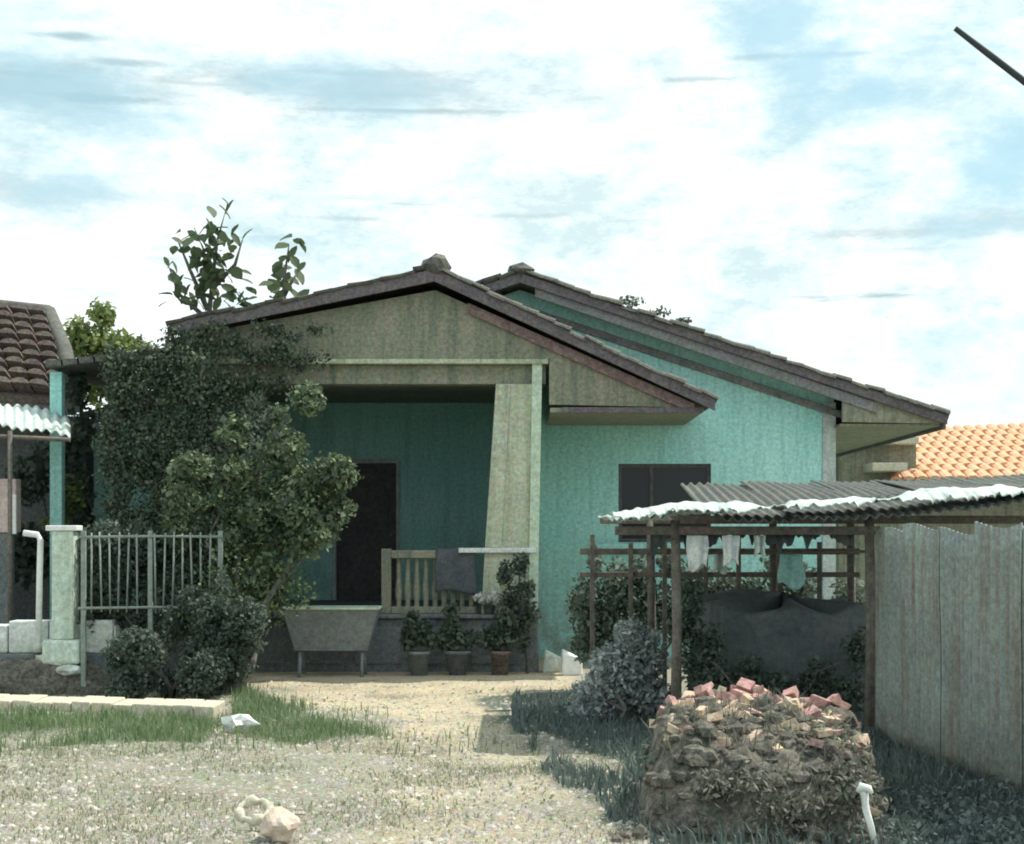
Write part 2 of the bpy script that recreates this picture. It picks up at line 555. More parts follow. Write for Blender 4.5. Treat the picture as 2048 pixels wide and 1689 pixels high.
def blades(name, pts, h, w, material, parent=None, seed=3, lean=0.5, kind='stuff', zf=None):
    g = np.random.default_rng(seed)
    pts = np.asarray(pts, float)
    n = len(pts)
    hh = h * (0.4 + 0.9 * g.random(n))
    ang = g.random(n) * 2 * math.pi
    bend = g.random(n) * lean * hh
    wd = w * (0.6 + 0.8 * g.random(n))
    t = g.random(n) * 2 * math.pi
    ox, oy = np.cos(t) * wd, np.sin(t) * wd
    z0 = np.array([zf(p[0], p[1]) for p in pts]) if zf else np.zeros(n)
    A = np.stack([pts[:, 0] - ox, pts[:, 1] - oy, z0 - 0.01], 1)
    B = np.stack([pts[:, 0] + ox, pts[:, 1] + oy, z0 - 0.01], 1)
    mx, my = pts[:, 0] + np.cos(ang) * bend * 0.35, pts[:, 1] + np.sin(ang) * bend * 0.35
    C_ = np.stack([mx + ox * .7, my + oy * .7, z0 + hh * 0.6], 1)
    D = np.stack([mx - ox * .7, my - oy * .7, z0 + hh * 0.6], 1)
    E = np.stack([pts[:, 0] + np.cos(ang) * bend, pts[:, 1] + np.sin(ang) * bend, z0 + hh], 1)
    V = np.stack([A, B, C_, D, E], 1).reshape(-1, 3)
    mb = MB()
    mb.v = V.tolist()
    for i in range(n):
        k = 5 * i
        mb.f.append((k, k + 1, k + 2, k + 3))
        mb.f.append((k + 3, k + 2, k + 4))
    mb.s = [False] * len(mb.f)
    return mb.build(name, material, parent, kind=kind)


# ------------------------------------------------------------------ ground
def hz(x, y):
    return 0.03 * math.sin(x * 1.7 + 0.4 * y) * math.cos(y * 1.1) + 0.018 * mnoise.noise(Vector((x * 1.9, y * 1.9, 0))) * 2


def ground_h(x, y):
    d = max(0.0, 1 - max(0, abs(x) - 7) / 3) * max(0.0, 1 - max(0, y - 18.0) / 1.5) * max(0, min(1, (y - 3) / 2))
    return hz(x, y) * d


def sand_mask(x, y):
    px, py = 1024 + x / y * F, HZ + EYE / y * F
    n = mnoise.noise(Vector((x * 1.3, y * 1.3, 4))) * 40 + mnoise.noise(Vector((x * 5, y * 5, 1))) * 14
    s = 0.0
    if 330 < py + 0 and py < 1520:
        low = 1405 + max(0, min(1, (px - 560) / 260)) * 70
        s = max(0, min(1, (low + n - py) / 25)) * max(0, min(1, (px - 470 + n) / 40)) * max(0, min(1, (1170 - px) / 30))
    return s


def green_mask(x, y):
    px, py = 1024 + x / y * F, HZ + EYE / y * F
    n = mnoise.noise(Vector((x * 1.5, y * 1.5, 9))) * 30 + mnoise.noise(Vector((x * 6, y * 6, 3))) * 12
    a = max(0, min(1, (1492 + n - py) / 22)) * max(0, min(1, (py - 1428) / 12)) * max(0, min(1, (455 + n - px) / 40))
    u = (px - 480) / 330.0
    top = 1372 + 105 * u + n * .5
    b = 0
    if -0.05 < u < 1.05:
        b = max(0, min(1, (py - top) / 18)) * max(0, min(1, (1488 + n * .6 - py) / 20)) * max(0, min(1, (1.0 - u) / .15))
    return max(a, b)


def drive_mask(x, y):
    px, py = 1024 + x / y * F, HZ + EYE / y * F
    if py < 1400 or py > 2200: return 0
    t = (py - 1400) / 290
    n = mnoise.noise(Vector((x * 1.1, y * 1.1, 6)))
    a = max(0, min(1, (px - (720 - 60 * t) + 120 * n) / 150)) * max(0, min(1, (1000 + 290 * t - px + 60 * n) / 60))
    return 0.62 * a * max(0, min(1, 0.75 + 1.1 * n))


def weedy_shade_mask(x, y):  # weedy soil darkened in a wedge to stand for the shed's shadow
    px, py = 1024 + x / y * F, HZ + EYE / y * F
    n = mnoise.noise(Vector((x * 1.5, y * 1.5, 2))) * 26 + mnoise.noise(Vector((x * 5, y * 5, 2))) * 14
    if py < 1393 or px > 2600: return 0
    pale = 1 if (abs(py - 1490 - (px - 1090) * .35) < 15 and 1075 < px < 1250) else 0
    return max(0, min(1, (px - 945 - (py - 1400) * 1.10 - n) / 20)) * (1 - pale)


def build_ground():
    xs = [-1500, -500, -150, -60, -25, -14, -10] + [-8 + 0.11 * i for i in range(137)] + [7.2, 8, 10, 14, 25, 60, 150, 500, 1500]
    ys = [-1500, -400, -100, -30, -8, 0, 3, 5, 6] + [6.5 + 0.11 * i for i in range(124)] + [20.2, 21, 23, 26, 32, 45, 80, 200, 600, 1800]
    nx, ny = len(xs), len(ys)
    vs = [(x, y, ground_h(x, y)) for y in ys for x in xs]
    fs = [(j * nx + i, j * nx + i + 1, (j + 1) * nx + i + 1, (j + 1) * nx + i) for j in range(ny - 1) for i in range(nx - 1)]
    me = bpy.data.meshes.new('ground')
    me.from_pydata(vs, [], fs)
    me.polygons.foreach_set('use_smooth', [True] * len(fs))
    a = me.color_attributes.new('cover', 'FLOAT_COLOR', 'POINT')
    cc = np.zeros((len(vs), 4))
    for i, (x, y, z) in enumerate(vs):
        if 5 < y < 30 and abs(x) < 12:
            cc[i] = (max(sand_mask(x, y), drive_mask(x, y)), green_mask(x, y), weedy_shade_mask(x, y), 1)
    a.data.foreach_set('color', cc.ravel())
    m = bpy.data.materials.new('yard_gravel_and_dry_grass')
    m.use_nodes = True
    nt = m.node_tree
    N, L = nt.nodes, nt.links
    b = N['Principled BSDF']
    b.inputs['Roughness'].default_value = 1.0
    b.inputs['Specular IOR Level'].default_value = 0.1
    geo = N.new('ShaderNodeNewGeometry')

    def noise(sc, det=6, r=0.7):
        n = N.new('ShaderNodeTexNoise')
        n.inputs['Scale'].default_value = sc
        n.inputs['Detail'].default_value = det
        n.inputs['Roughness'].default_value = r
        L.new(geo.outputs['Position'], n.inputs['Vector'])
        return n

    def mix(fac, a_, c, mode='MIX'):
        x = N.new('ShaderNodeMix')
        x.data_type = 'RGBA'
        x.blend_type = mode
        for i, v in ((0, fac), (6, a_), (7, c)):
            if isinstance(v, (int, float)): x.inputs[i].default_value = v
            elif isinstance(v, tuple): x.inputs[i].default_value = (*v, 1)
            else: L.new(v, x.inputs[i])
        return x.outputs[2]

    def rmp(v, a_, c, lo=0.0, hi=1.0):
        r = N.new('ShaderNodeMapRange')
        r.inputs['From Min'].default_value = a_
        r.inputs['From Max'].default_value = c
        r.inputs['To Min'].default_value = lo
        r.inputs['To Max'].default_value = hi
        L.new(v, r.inputs['Value'])
        return r.outputs[0]

    base = mix(rmp(noise(0.9).outputs[0], 0.38, 0.62), (0.32, 0.30, 0.235), (0.275, 0.29, 0.215))
    base = mix(rmp(noise(2.6).outputs[0], 0.48, 0.66), base, (0.33, 0.315, 0.305))
    base = mix(rmp(noise(6.5).outputs[0], 0.56, 0.7), base, (0.19, 0.235, 0.15))
    at = N.new('ShaderNodeVertexColor')
    at.layer_name = 'cover'
    sep = N.new('ShaderNodeSeparateColor')
    L.new(at.outputs[0], sep.inputs[0])
    sand = mix(rmp(noise(3).outputs[0], 0.4, 0.62), (0.55, 0.49, 0.35), (0.47, 0.41, 0.30))
    base = mix(sep.outputs[0], base, sand)
    base = mix(sep.outputs[1], base, (0.14, 0.18, 0.12))
    base = mix(rmp(noise(0.55).outputs[0], 0.55, 0.68), base, (0.23, 0.215, 0.165))
    base = mix(rmp(noise(1.7).outputs[0], 0.60, 0.72), base, (0.20, 0.225, 0.155))
    base = mix(sep.outputs[2], base, (0.13, 0.155, 0.125))  # shadow wedge painted into the soil colour
    sp = noise(30, 5, 0.88)
    g1 = N.new('ShaderNodeCombineColor')
    vv = rmp(sp.outputs[0], 0.34, 0.66, 0.5, 1.5)
    for i in range(3): L.new(vv, g1.inputs[i])
    base = mix(1.0, base, g1.outputs[0], 'MULTIPLY')
    hs = N.new('ShaderNodeHueSaturation')
    hs.inputs['Saturation'].default_value = 2.0
    L.new(noise(26, 3, 0.8).outputs['Color'], hs.inputs['Color'])
    base = mix(0.4, base, hs.outputs[0], 'OVERLAY')
    L.new(base, b.inputs['Base Color'])
    bp = N.new('ShaderNodeBump')
    bp.inputs['Strength'].default_value = 0.8
    bp.inputs['Distance'].default_value = 0.03
    L.new(noise(30, 6, 0.75).outputs[0], bp.inputs['Height'])
    L.new(bp.outputs[0], b.inputs['Normal'])
    me.materials.append(m)
    o = bpy.data.objects.new('ground', me)
    COL.objects.link(o)
    o['kind'] = 'structure'
    o['label'] = 'yard of gravel, sand and dry grass in front of the houses'


build_ground()

# pale kerb strip along the left of the yard
kb = MB()
p0, p1 = G(-160, 1404), G(452, 1425)
n = 16
for i in range(n):
    t0, t1 = i / n, (i + 1) / n - 0.002
    a0, a1 = p0.lerp(p1, t0), p0.lerp(p1, t1)
    dz = 0.11 + 0.012 * random.uniform(-1, 1)
    w0, w1 = 0.56 + 0.04 * random.random(), 0.56 + 0.04 * random.random()
    kb.add([(a0.x, a0.y - w0, -0.1), (a1.x, a1.y - w1, -0.1), (a1.x, a1.y, -0.1), (a0.x, a0.y, -0.1),
            (a0.x, a0.y - w0, dz), (a1.x, a1.y - w1, dz), (a1.x, a1.y, dz), (a0.x, a0.y, dz)],
           [(0, 3, 2, 1), (4, 5, 6, 7), (0, 1, 5, 4), (1, 2, 6, 5), (2, 3, 7, 6), (3, 0, 4, 7)])
kerb = kb.build('kerb', KERB, bevel=0.012, kind='structure', label='pale sandy concrete kerb strip on the left of the yard')

# ------------------------------------------------------------------ main house
HY = 22.0       # gable wall
VY = 21.45      # verge of the main roof
PY = 20.0       # porch front
house = thing('turquoise_house', (-0.5, HY, 0), 'turquoise single-storey house with a wide gable roof and an overgrown front porch', 'house')
AX, AZ_ = 0.11, 5.23
SLOPE = (5.23 - 3.33) / (5.82 - 0.11)
win = (X(1237, HY), X(1422, HY), 1.60, Z(928, HY))
BY = 24.6      # porch back wall, set deeper into the house to darken the porch
door = (X(665, BY), X(800, BY), 0.711, Z(918, BY))
rec = (-4.2, 0.12, 0.711, 3.72)
lw, rw = -5.75, X(1668, HY)
mb = MB()
wall_cells(mb, lw, rw, 0, 3.05, HY, HY + 0.18, [win, (rec[0], rec[1], 0.0, rec[3])])
gl = lambda x: AZ_ - 0.16 - abs(x - AX) * SLOPE
mb.prism([(lw, 3.05), (rec[0], 3.05), (rec[0], gl(rec[0])), (lw, gl(lw))], HY, HY + 0.18)
mb.prism([(rec[1], 3.05), (rw, 3.05), (rw, gl(rw)), (rec[1], gl(rec[1]))], HY, HY + 0.18)
mb.prism([(rec[0], 3.72), (rec[1], 3.72), (rec[1], gl(rec[1])), (AX, gl(AX)), (rec[0], gl(rec[0]))], HY, HY + 0.18)
mb.build('front_wall', TEAL, house)
wall_cells(MB(), rec[0] - 0.15, rec[1] + 0.15, 0.711, 3.9, BY, BY + 0.15, [door]).build('porch_back_wall', TEAL, house)
MB().box(rec[0] - 0.15, rec[0], HY + 0.181, BY - 0.002, 0.711, 3.74).build('added_recess_left_wall', TEAL, house)  # walls, ceiling and floor of the recess added to keep light out
MB().box(rec[1], rec[1] + 0.15, HY + 0.181, BY - 0.002, 0.711, 3.74).build('added_recess_right_wall', TEAL, house)
MB().box(rec[0] - 0.15, rec[1] + 0.15, HY + 0.181, BY - 0.002, 3.742, 3.79).build('added_recess_ceiling', OLIVE, house)
MB().box(rec[0] - 0.15, rec[1] + 0.15, HY + 0.001, BY + 0.1, 0.5, 0.709).build('added_recess_floor', DARKWALL, house)
MB().box(rw - 0.18, rw, HY + 0.181, 31, 0, 3.3).build('side_wall', TEAL, house)
MB().box(lw, lw + 0.18, HY + 0.181, 31, 0, 3.05).build('side_wall', TEAL, house)
MB().box(lw, rw, 31.001, 31.18, 0, 3.05).build('back_wall', TEAL, house)
# grey corner strip
MB().box(rw - 0.16, rw + 0.02, HY - 0.03, HY - 0.002, 0, 3.52).build('corner_strip', GREYTRIM, house, 0.006)


def roof_slab(xa, za, xb, zb, y0, y1, th, name, parent, material, rows=26):
    """a sloping slab whose top is laid in low overlapping courses"""
    m = MB()
    d = Vector((xb - xa, 0, zb - za))
    ln = d.length
    d.normalize()
    nrm = Vector((-d.z, 0, d.x))
    if nrm.z < 0: nrm = -nrm
    for i in range(rows):
        s0, s1 = ln * i / rows, ln * (i + 1) / rows + 0.02
        A = Vector((xa, 0, za)) + d * s0
        B = Vector((xa, 0, za)) + d * min(s1, ln + 0.01)
        q = [A - nrm * th, B - nrm * th, B + nrm * 0.022, A + nrm * 0.004]
        m.add([(p.x, y0, p.z) for p in q] + [(p.x, y1, p.z) for p in q],
              [(0, 1, 2, 3), (7, 6, 5, 4), (0, 4, 5, 1), (1, 5, 6, 2), (2, 6, 7, 3), (3, 7, 4, 0)])
    return m.build(name, material, parent)


roof_r = roof_slab(AX, AZ_ - 0.05, 5.86, 3.33 - 0.04, VY + 0.04, 31.6, 0.05, 'roof_slope', house, ROOFT)
roof_l = roof_slab(AX - 0.001, AZ_ - 0.05, -5.65, 3.33 - 0.04, VY + 0.04, 31.6, 0.05, 'roof_slope', house, ROOFT)


def barge(xa, za, xb, zb, y, h, th, name, parent, material):
    m = MB()
    m.add([(xa, y, za - h), (xb, y, zb - h), (xb, y, zb), (xa, y, za), (xa, y + th, za - h), (xb, y + th, zb - h), (xb, y + th, zb), (xa, y + th, za)],
          [(0, 1, 2, 3), (7, 6, 5, 4), (0, 4, 5, 1), (1, 5, 6, 2), (2, 6, 7, 3), (3, 7, 4, 0)] if xb > xa else
          [(3, 2, 1, 0), (4, 5, 6, 7), (1, 5, 4, 0), (2, 6, 5, 1), (3, 7, 6, 2), (0, 4, 7, 3)])
    return m.build(name, material, parent, 0.006)


barge(AX, AZ_ - 0.02, 5.84, 3.31, VY, 0.13, 0.035, 'barge_board', house, FASCIA)
barge(AX - 0.002, AZ_ - 0.02, -5.65, 3.31, VY, 0.13, 0.035, 'barge_board', house, FASCIA)
barge(AX + 0.2, AZ_ - 0.19, 4.9, AZ_ - 0.19 - 4.7 * SLOPE, VY + 0.05, 0.14, 0.04, 'inner_board', house, BARGE)
barge(AX, AZ_ - 0.36, 4.7, AZ_ - 0.36 - 4.6 * SLOPE, HY - 0.06, 0.10, 0.058, 'wall_batten', house, BARGE)


def verge_row(xa, za, xb, zb, y, n, parent, material, w=0.12, nm='verge_tile'):
    """half-round tiles laid end to end along a verge, each one a piece of its own"""
    first = None
    d = Vector((xb - xa, 0, zb - za))
    ln = d.length / n
    for i in range(n):
        t = (i + 0.5) / n
        c = Vector((xa, y, za)) + d * t
        ang = math.atan2(-d.z, d.x)
        c.z += random.uniform(-0.016, 0.028) - 0.03 * math.sin(math.pi * t)
        if first is None:
            m = MB()
            k = 6
            vs = []
            for xx, s in ((-ln * 0.56, 0.85), (ln * 0.56, 1.0)):
                for j in range(k + 1):
                    a = math.pi * j / k
                    vs.append((xx, math.cos(a) * w * s, math.sin(a) * w * 0.55 * s))
                vs.append((xx, 0, -0.02))
            fs = [(j, j + 1, k + 3 + j, k + 2 + j) for j in range(k)]
            fs += [tuple(range(k + 1, -1, -1)), tuple(range(k + 2, 2 * k + 4)), (k, k + 1, 2 * k + 3, 2 * k + 2), (k + 1, 0, k + 2, 2 * k + 3)]
            m.add(vs, fs)
            o = m.build(nm, material, parent)
            first = o
            o.location = c - ORIGIN[parent.name]
        else:
            o = dup(first, parent, c)
        o.rotation_euler = (random.uniform(-.08, .08), ang + random.uniform(-.07, .07), random.uniform(-.07, .07))
        s = random.uniform(0.9, 1.12)
        o.scale = (1, s, s)


verge_row(AX + 0.05, AZ_, 5.86, 3.33, VY + 0.06, 26, house, ROOFT)
verge_row(AX - 0.05, AZ_, -5.65, 3.33, VY + 0.06, 26, house, ROOFT)
MB().rock((AX, VY + 0.1, AZ_ + 0.03), (0.17, 0.2, 0.09), 3).build('ridge_cap', ROOFT, house)
MB().tube([(AX, VY + 0.2, AZ_ + 0.0), (AX, 31.6, AZ_ + 0.0)], 0.09, 8).build('ridge_roll', ROOFT, house)
# boxed eave on the right, running back
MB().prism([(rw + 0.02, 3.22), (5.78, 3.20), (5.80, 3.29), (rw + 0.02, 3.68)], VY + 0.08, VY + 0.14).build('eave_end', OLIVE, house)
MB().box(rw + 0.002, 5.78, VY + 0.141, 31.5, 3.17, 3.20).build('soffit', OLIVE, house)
MB().box(5.79, 5.83, VY + 0.04, 31.5, 3.12, 3.29).build('eave_board', FASCIA, house, 0.005)

# window
wp = []
fr = MB()
x0, x1, z0, z1 = win
xm = x0 + 0.36 * (x1 - x0)
for a, b_, c, d in ((x0, x1, z1 - 0.05, z1), (x0, x1, z0, z0 + 0.05), (x0, x0 + 0.05, z0 + 0.05, z1 - 0.05), (x1 - 0.05, x1, z0 + 0.05, z1 - 0.05),
                    (xm - 0.025, xm + 0.025, z0 + 0.05, z1 - 0.05)):
    fr.box(a, b_, HY + 0.05, HY + 0.1, c, d)
frame = fr.build('window_frame', DOORM, house)
MB().box(x0 + 0.05, xm - 0.025, HY + 0.07, HY + 0.078, z0 + 0.05, z1 - 0.05).build('pane', GLASS, frame)
MB().box(xm + 0.025, x1 - 0.05, HY + 0.07, HY + 0.078, z0 + 0.05, z1 - 0.05).build('pane', GLASS, frame)
MB().box(x0 - 0.32, x1 + 0.1, HY - 0.14, HY - 0.002, z0 - 0.12, z0 - 0.02).build('window_sill', TEAL, house, 0.008)
MB().box(x0 + .02, x1 - .02, HY + 0.6, HY + 0.62, 1.2, 2.9).build('room_curtain', CLOTH, house)

# door in the porch back wall
x0, x1, z0, z1 = door
dr = MB().box(x0 + 0.06, x1 - 0.06, BY + 0.06, BY + 0.1, z0, z1 - 0.06).build('door', DOORM, house, 0.004)
for (a, b_) in ((0.08, 0.9), (1.05, z1 - z0 - 0.2)):
    MB().box(x0 + 0.18, x1 - 0.18, BY + 0.045, BY + 0.059, z0 + a, z0 + b_).build('door_panel', DOORM, dr, 0.006)
MB().rock((x1 - 0.14, BY + 0.03, z0 + 1.0), (0.03, 0.03, 0.03), 1, 1).build('handle', GALV, dr)
fr = MB()
for a, b_, c, d in ((x0, x1, z1 - 0.058, z1), (x0, x0 + 0.058, z0, z1 - 0.058), (x1 - 0.058, x1, z0, z1 - 0.058)):
    fr.box(a, b_, BY - 0.03, BY + 0.1, c, d)
fr.build('door_frame', GREYTRIM, house, 0.004)

# porch: plinth, floor, pillar, posts, beam, pediment, roof
plinth = MB().box(-4.3, 0.33, 19.72, HY - 0.002, -0.1, 0.66).build('porch_plinth', DARKWALL, house, 0.02)
MB().box(-4.34, 0.37, 19.66, HY - 0.002, 0.662, 0.71).build('porch_floor', DARKWALL, house, 0.01)
MB().box(0.12, 0.30, 20.321, HY - 0.002, 0.711, 3.69).build('added_porch_screen', CREAM, house)  # screen added behind the pillar to block light into the porch
# recessed bays in the plinth face
for k in range(6):
    xa = -4.1 + 0.72 * k
    MB().box(xa, xa + 0.58, 19.70, 19.718, 0.1, 0.56).build('plinth_panel', DARKWALL, house, 0.008)
pil = MB()
pts = [(-0.38, 0.711), (0.32, 0.711), (0.33, 1.46), (0.36, 3.56), (-0.20, 3.56), (-0.34, 1.46)]
pil.prism(pts, 19.8, 20.32)
pillar = pil.build('porch_pillar', CREAM, house, 0.012)
MB().prism([(0.20, 0.72), (0.315, 0.72), (0.375, 3.84), (0.25, 3.84)], 19.765, 19.798).build('corner_trim', PALE, pillar, 0.006)
MB().prism([(-0.335, 1.532), (-0.13, 1.532), (-0.02, 3.55), (-0.195, 3.55)], 19.775, 19.798).build('corner_trim', CREAM, pillar, 0.006)
MB().box(-0.66, 0.30, 19.74, 19.797, 1.47, 1.53).build('pillar_band', WHITEW, pillar, 0.008)
MB().box(-3.28, -3.12, 19.9, 20.06, 0.711, 3.56).build('porch_post', PALE, house, 0.01)
MB().box(-4.2, 0.42, 19.85, 20.15, 3.561, 3.80).build('porch_beam', OLIVE, house, 0.01)
MB().box(-4.2, 0.45, 19.72, 20.16, 3.802, 3.86).build('beam_moulding', CREAM, house, 0.008)
PAX, PAZ = X(870, 19.6), Z(538, 19.6)
PRX, PRZ = X(1432, 19.6), Z(797, 19.6)
PLX, PLZ = X(338, 19.6), Z(648, 19.6)
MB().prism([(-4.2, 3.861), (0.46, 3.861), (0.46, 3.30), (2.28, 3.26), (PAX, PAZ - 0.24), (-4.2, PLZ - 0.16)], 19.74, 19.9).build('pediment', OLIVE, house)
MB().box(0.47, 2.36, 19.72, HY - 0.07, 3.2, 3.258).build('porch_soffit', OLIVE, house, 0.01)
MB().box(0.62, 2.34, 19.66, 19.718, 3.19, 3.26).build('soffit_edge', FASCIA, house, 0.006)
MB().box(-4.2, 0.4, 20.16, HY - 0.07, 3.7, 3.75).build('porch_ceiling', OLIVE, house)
roof_slab(PAX, PAZ - 0.04, PRX, PRZ - 0.02, 19.55, 24, 0.05, 'porch_roof_slope', house, ROOFT, 14)
roof_slab(PAX - 0.001, PAZ - 0.04, PLX, PLZ - 0.02, 19.55, 24, 0.05, 'porch_roof_slope', house, ROOFT, 14)
barge(PAX, PAZ - 0.02, PRX - 0.02, PRZ - 0.01, 19.5, 0.15, 0.04, 'porch_barge_board', house, FASCIA)
barge(PAX - 0.002, PAZ - 0.02, PLX, PLZ - 0.02, 19.5, 0.15, 0.04, 'porch_barge_board', house, FASCIA)
barge(PAX + 0.4, PAZ - 0.40, PRX - 0.25, PRZ - 0.06, 19.68, 0.13, 0.05, 'porch_inner_board', house, mat('reddish_board', (0.22, 0.16, 0.16), (0.26, 0.20, 0.19), 5, 0.9, .3, 30, .3, 40, .3))
verge_row(PAX + 0.05, PAZ, PRX, PRZ, 19.56, 17, house, ROOFT, 0.11, 'porch_verge_tile')
verge_row(PAX - 0.05, PAZ, PLX, PLZ, 19.56, 16, house, ROOFT, 0.11, 'porch_verge_tile')
MB().rock((PAX + 0.01, 19.62, PAZ + 0.03), (0.19, 0.2, 0.15), 5).build('ridge_cap', ROOFT, house)
MB().tube([(PAX, 19.7, PAZ + 0.01), (PAX, 24, PAZ + 0.01)], 0.1, 8).build('porch_ridge_roll', ROOFT, house)
# low roof carried on to the left under the creeper
roof_slab(PLX + 0.05, PLZ - 0.28, -5.75, Z(722, 19.6), 19.75, 23, 0.06, 'side_roof', house, ROOFT, 8)
MB().box(-5.75, -5.6, 19.9, 20.05, 0, 3.72).build('side_post', TEAL, house, 0.008)

# balustrade between entrance and pillar
br = MB().box(-1.5, -0.44, 19.82, 20.0, 1.40, 1.50).build('parapet_rail', OLIVE, house, 0.012)
MB().box(-1.5, -0.44, 19.84, 19.98, 0.712, 0.80).build('parapet_foot', OLIVE, house, 0.01)
MB().box(-1.62, -1.502, 19.82, 20.0, 0.712, 1.52).build('parapet_post', OLIVE, house, 0.01)
b0 = None
for k in range(9):
    cx = -1.41 + k * 0.113
    if b0 is None:
        b0 = MB().lathe((cx, 19.91, 0.8), [(0.035, 0), (0.03, 0.05), (0.048, 0.18), (0.03, 0.36), (0.026, 0.5), (0.035, 0.6)], 10).build('baluster', OLIVE, house)
    else:
        dup(b0, house, (cx, 19.91, 1.1))

# ------------------------------------------------------------------ things on and before the porch
def sheet(name, fn, nu, nv, material, parent=None, th=0.006, **kw):
    """a thin thing of cloth or plastic given by a surface function, with real thickness"""
    m = MB()
    g = [[Vector(fn(i / nu, j / nv)) for i in range(nu + 1)] for j in range(nv + 1)]
    vs = [p for r in g for p in r]
    fs = [(j * (nu + 1) + i, j * (nu + 1) + i + 1, (j + 1) * (nu + 1) + i + 1, (j + 1) * (nu + 1) + i) for j in range(nv) for i in range(nu)]
    m.add(vs, fs, True)
    o = m.build(name, material, parent, **kw)
    s = o.modifiers.new('solid', 'SOLIDIFY')
    s.thickness = th
    return o


def mat_on_rail(u, v):
    x = -0.95 + 0.50 * u + 0.01 * math.sin(v * 9)
    if v < 0.18: return (x, 20.02 - 0.2 * v / 0.18 - 0.012, 1.512 + 0.004 * math.sin(u * 20))
    t = (v - 0.18) / 0.82
    return (x, 19.805 - 0.015 * math.sin(u * 11) * t - 0.01, 1.50 - 0.52 * t + 0.03 * math.sin(u * 5) * t)


sheet('dark_mat', mat_on_rail, 16, 20, CLOTH, th=0.012, label='dark cloth mat hung over the porch rail beside the cream pillar', cat='mat')
for (px, s, lab) in ((978, 1.0, 'white flowers in a dark pot on the porch ledge below the hanging mat'),
                     (1034, 1.1, 'white flowers in a dark pot on the porch ledge at the pillar foot')):
    x = X(px, 19.7)
    t = thing('flower_pot', (x, 19.73, 0.71), lab, 'flower pot', 'white flower pots on the porch ledge')
    MB().lathe((x, 19.73, 0.711), [(0.0, 0), (0.05, 0), (0.075, 0.13), (0.08, 0.13), (0.07, 0.12), (0.0, 0.11)], 12).build('pot', DARKWALL, t)
    leaf_cloud('leaves', [((x, 19.73, 0.86), (0.11, 0.08, 0.06))], 70, 0.06, WEEDL, t, 21)
    leaf_cloud('flowers', [((x, 19.69, 0.92), (0.19 * s, 0.09, 0.075))], 420, 0.06, FLOWERL, t, 22)

# grey wash trough on trestle legs at the entrance
ty = 19.15
tx0, tx1 = X(570, ty), X(760, ty)
tr = thing('wash_trough', ((tx0 + tx1) / 2, ty, 0), 'grey metal trough with a pale rim and slanting sides standing before the porch entrance', 'trough')
m = MB()
zt, zb = Z(1216, ty), Z(1300, ty)
o_ = [(tx0, ty - 0.25, zt), (tx1, ty - 0.25, zt), (tx1, ty + 0.25, zt), (tx0, ty + 0.25, zt)]
i_ = [(tx0 + 0.14, ty - 0.17, zb), (tx1 - 0.14, ty - 0.17, zb), (tx1 - 0.14, ty + 0.17, zb), (tx0 + 0.14, ty + 0.17, zb)]
oo = [(tx0 + 0.02, ty - 0.23, zt), (tx1 - 0.02, ty - 0.23, zt), (tx1 - 0.02, ty + 0.23, zt), (tx0 + 0.02, ty + 0.23, zt)]
ii = [(tx0 + 0.15, ty - 0.15, zb + 0.02), (tx1 - 0.15, ty - 0.15, zb + 0.02), (tx1 - 0.15, ty + 0.15, zb + 0.02), (tx0 + 0.15, ty + 0.15, zb + 0.02)]
fs = [(0 + k, (k + 1) % 4, 4 + (k + 1) % 4, 4 + k)[::-1] for k in range(4)] + [(4, 7, 6, 5)]
fs += [(8 + k, 8 + (k + 1) % 4, 12 + (k + 1) % 4, 12 + k) for k in range(4)] + [(12, 13, 14, 15)]
fs += [(k, (k + 1) % 4, 8 + (k + 1) % 4, 8 + k) for k in range(4)]
m.add(o_ + i_ + oo + ii, fs)
m.build('basin', GALV, tr)
MB().tube([(tx0, ty - 0.26, zt), (tx1, ty - 0.26, zt)], 0.016, 7).build('rim', PALE, tr)
MB().tube([(tx0, ty + 0.26, zt), (tx1, ty + 0.26, zt)], 0.016, 7).build('rim', PALE, tr)
MB().tube([(tx0, ty - 0.26, zt), (tx0, ty + 0.26, zt)], 0.016, 7).build('rim', PALE, tr)
MB().tube([(tx1, ty - 0.26, zt), (tx1, ty + 0.26, zt)], 0.016, 7).build('rim', PALE, tr)
for sx in (tx0 + 0.2, tx1 - 0.2):
    for sy in (-1, 1):
        MB().tube([(sx, ty + sy * 0.13, zb + 0.0), (sx, ty + sy * 0.22, -0.02)], 0.022, 6).build('leg', GALV, tr)

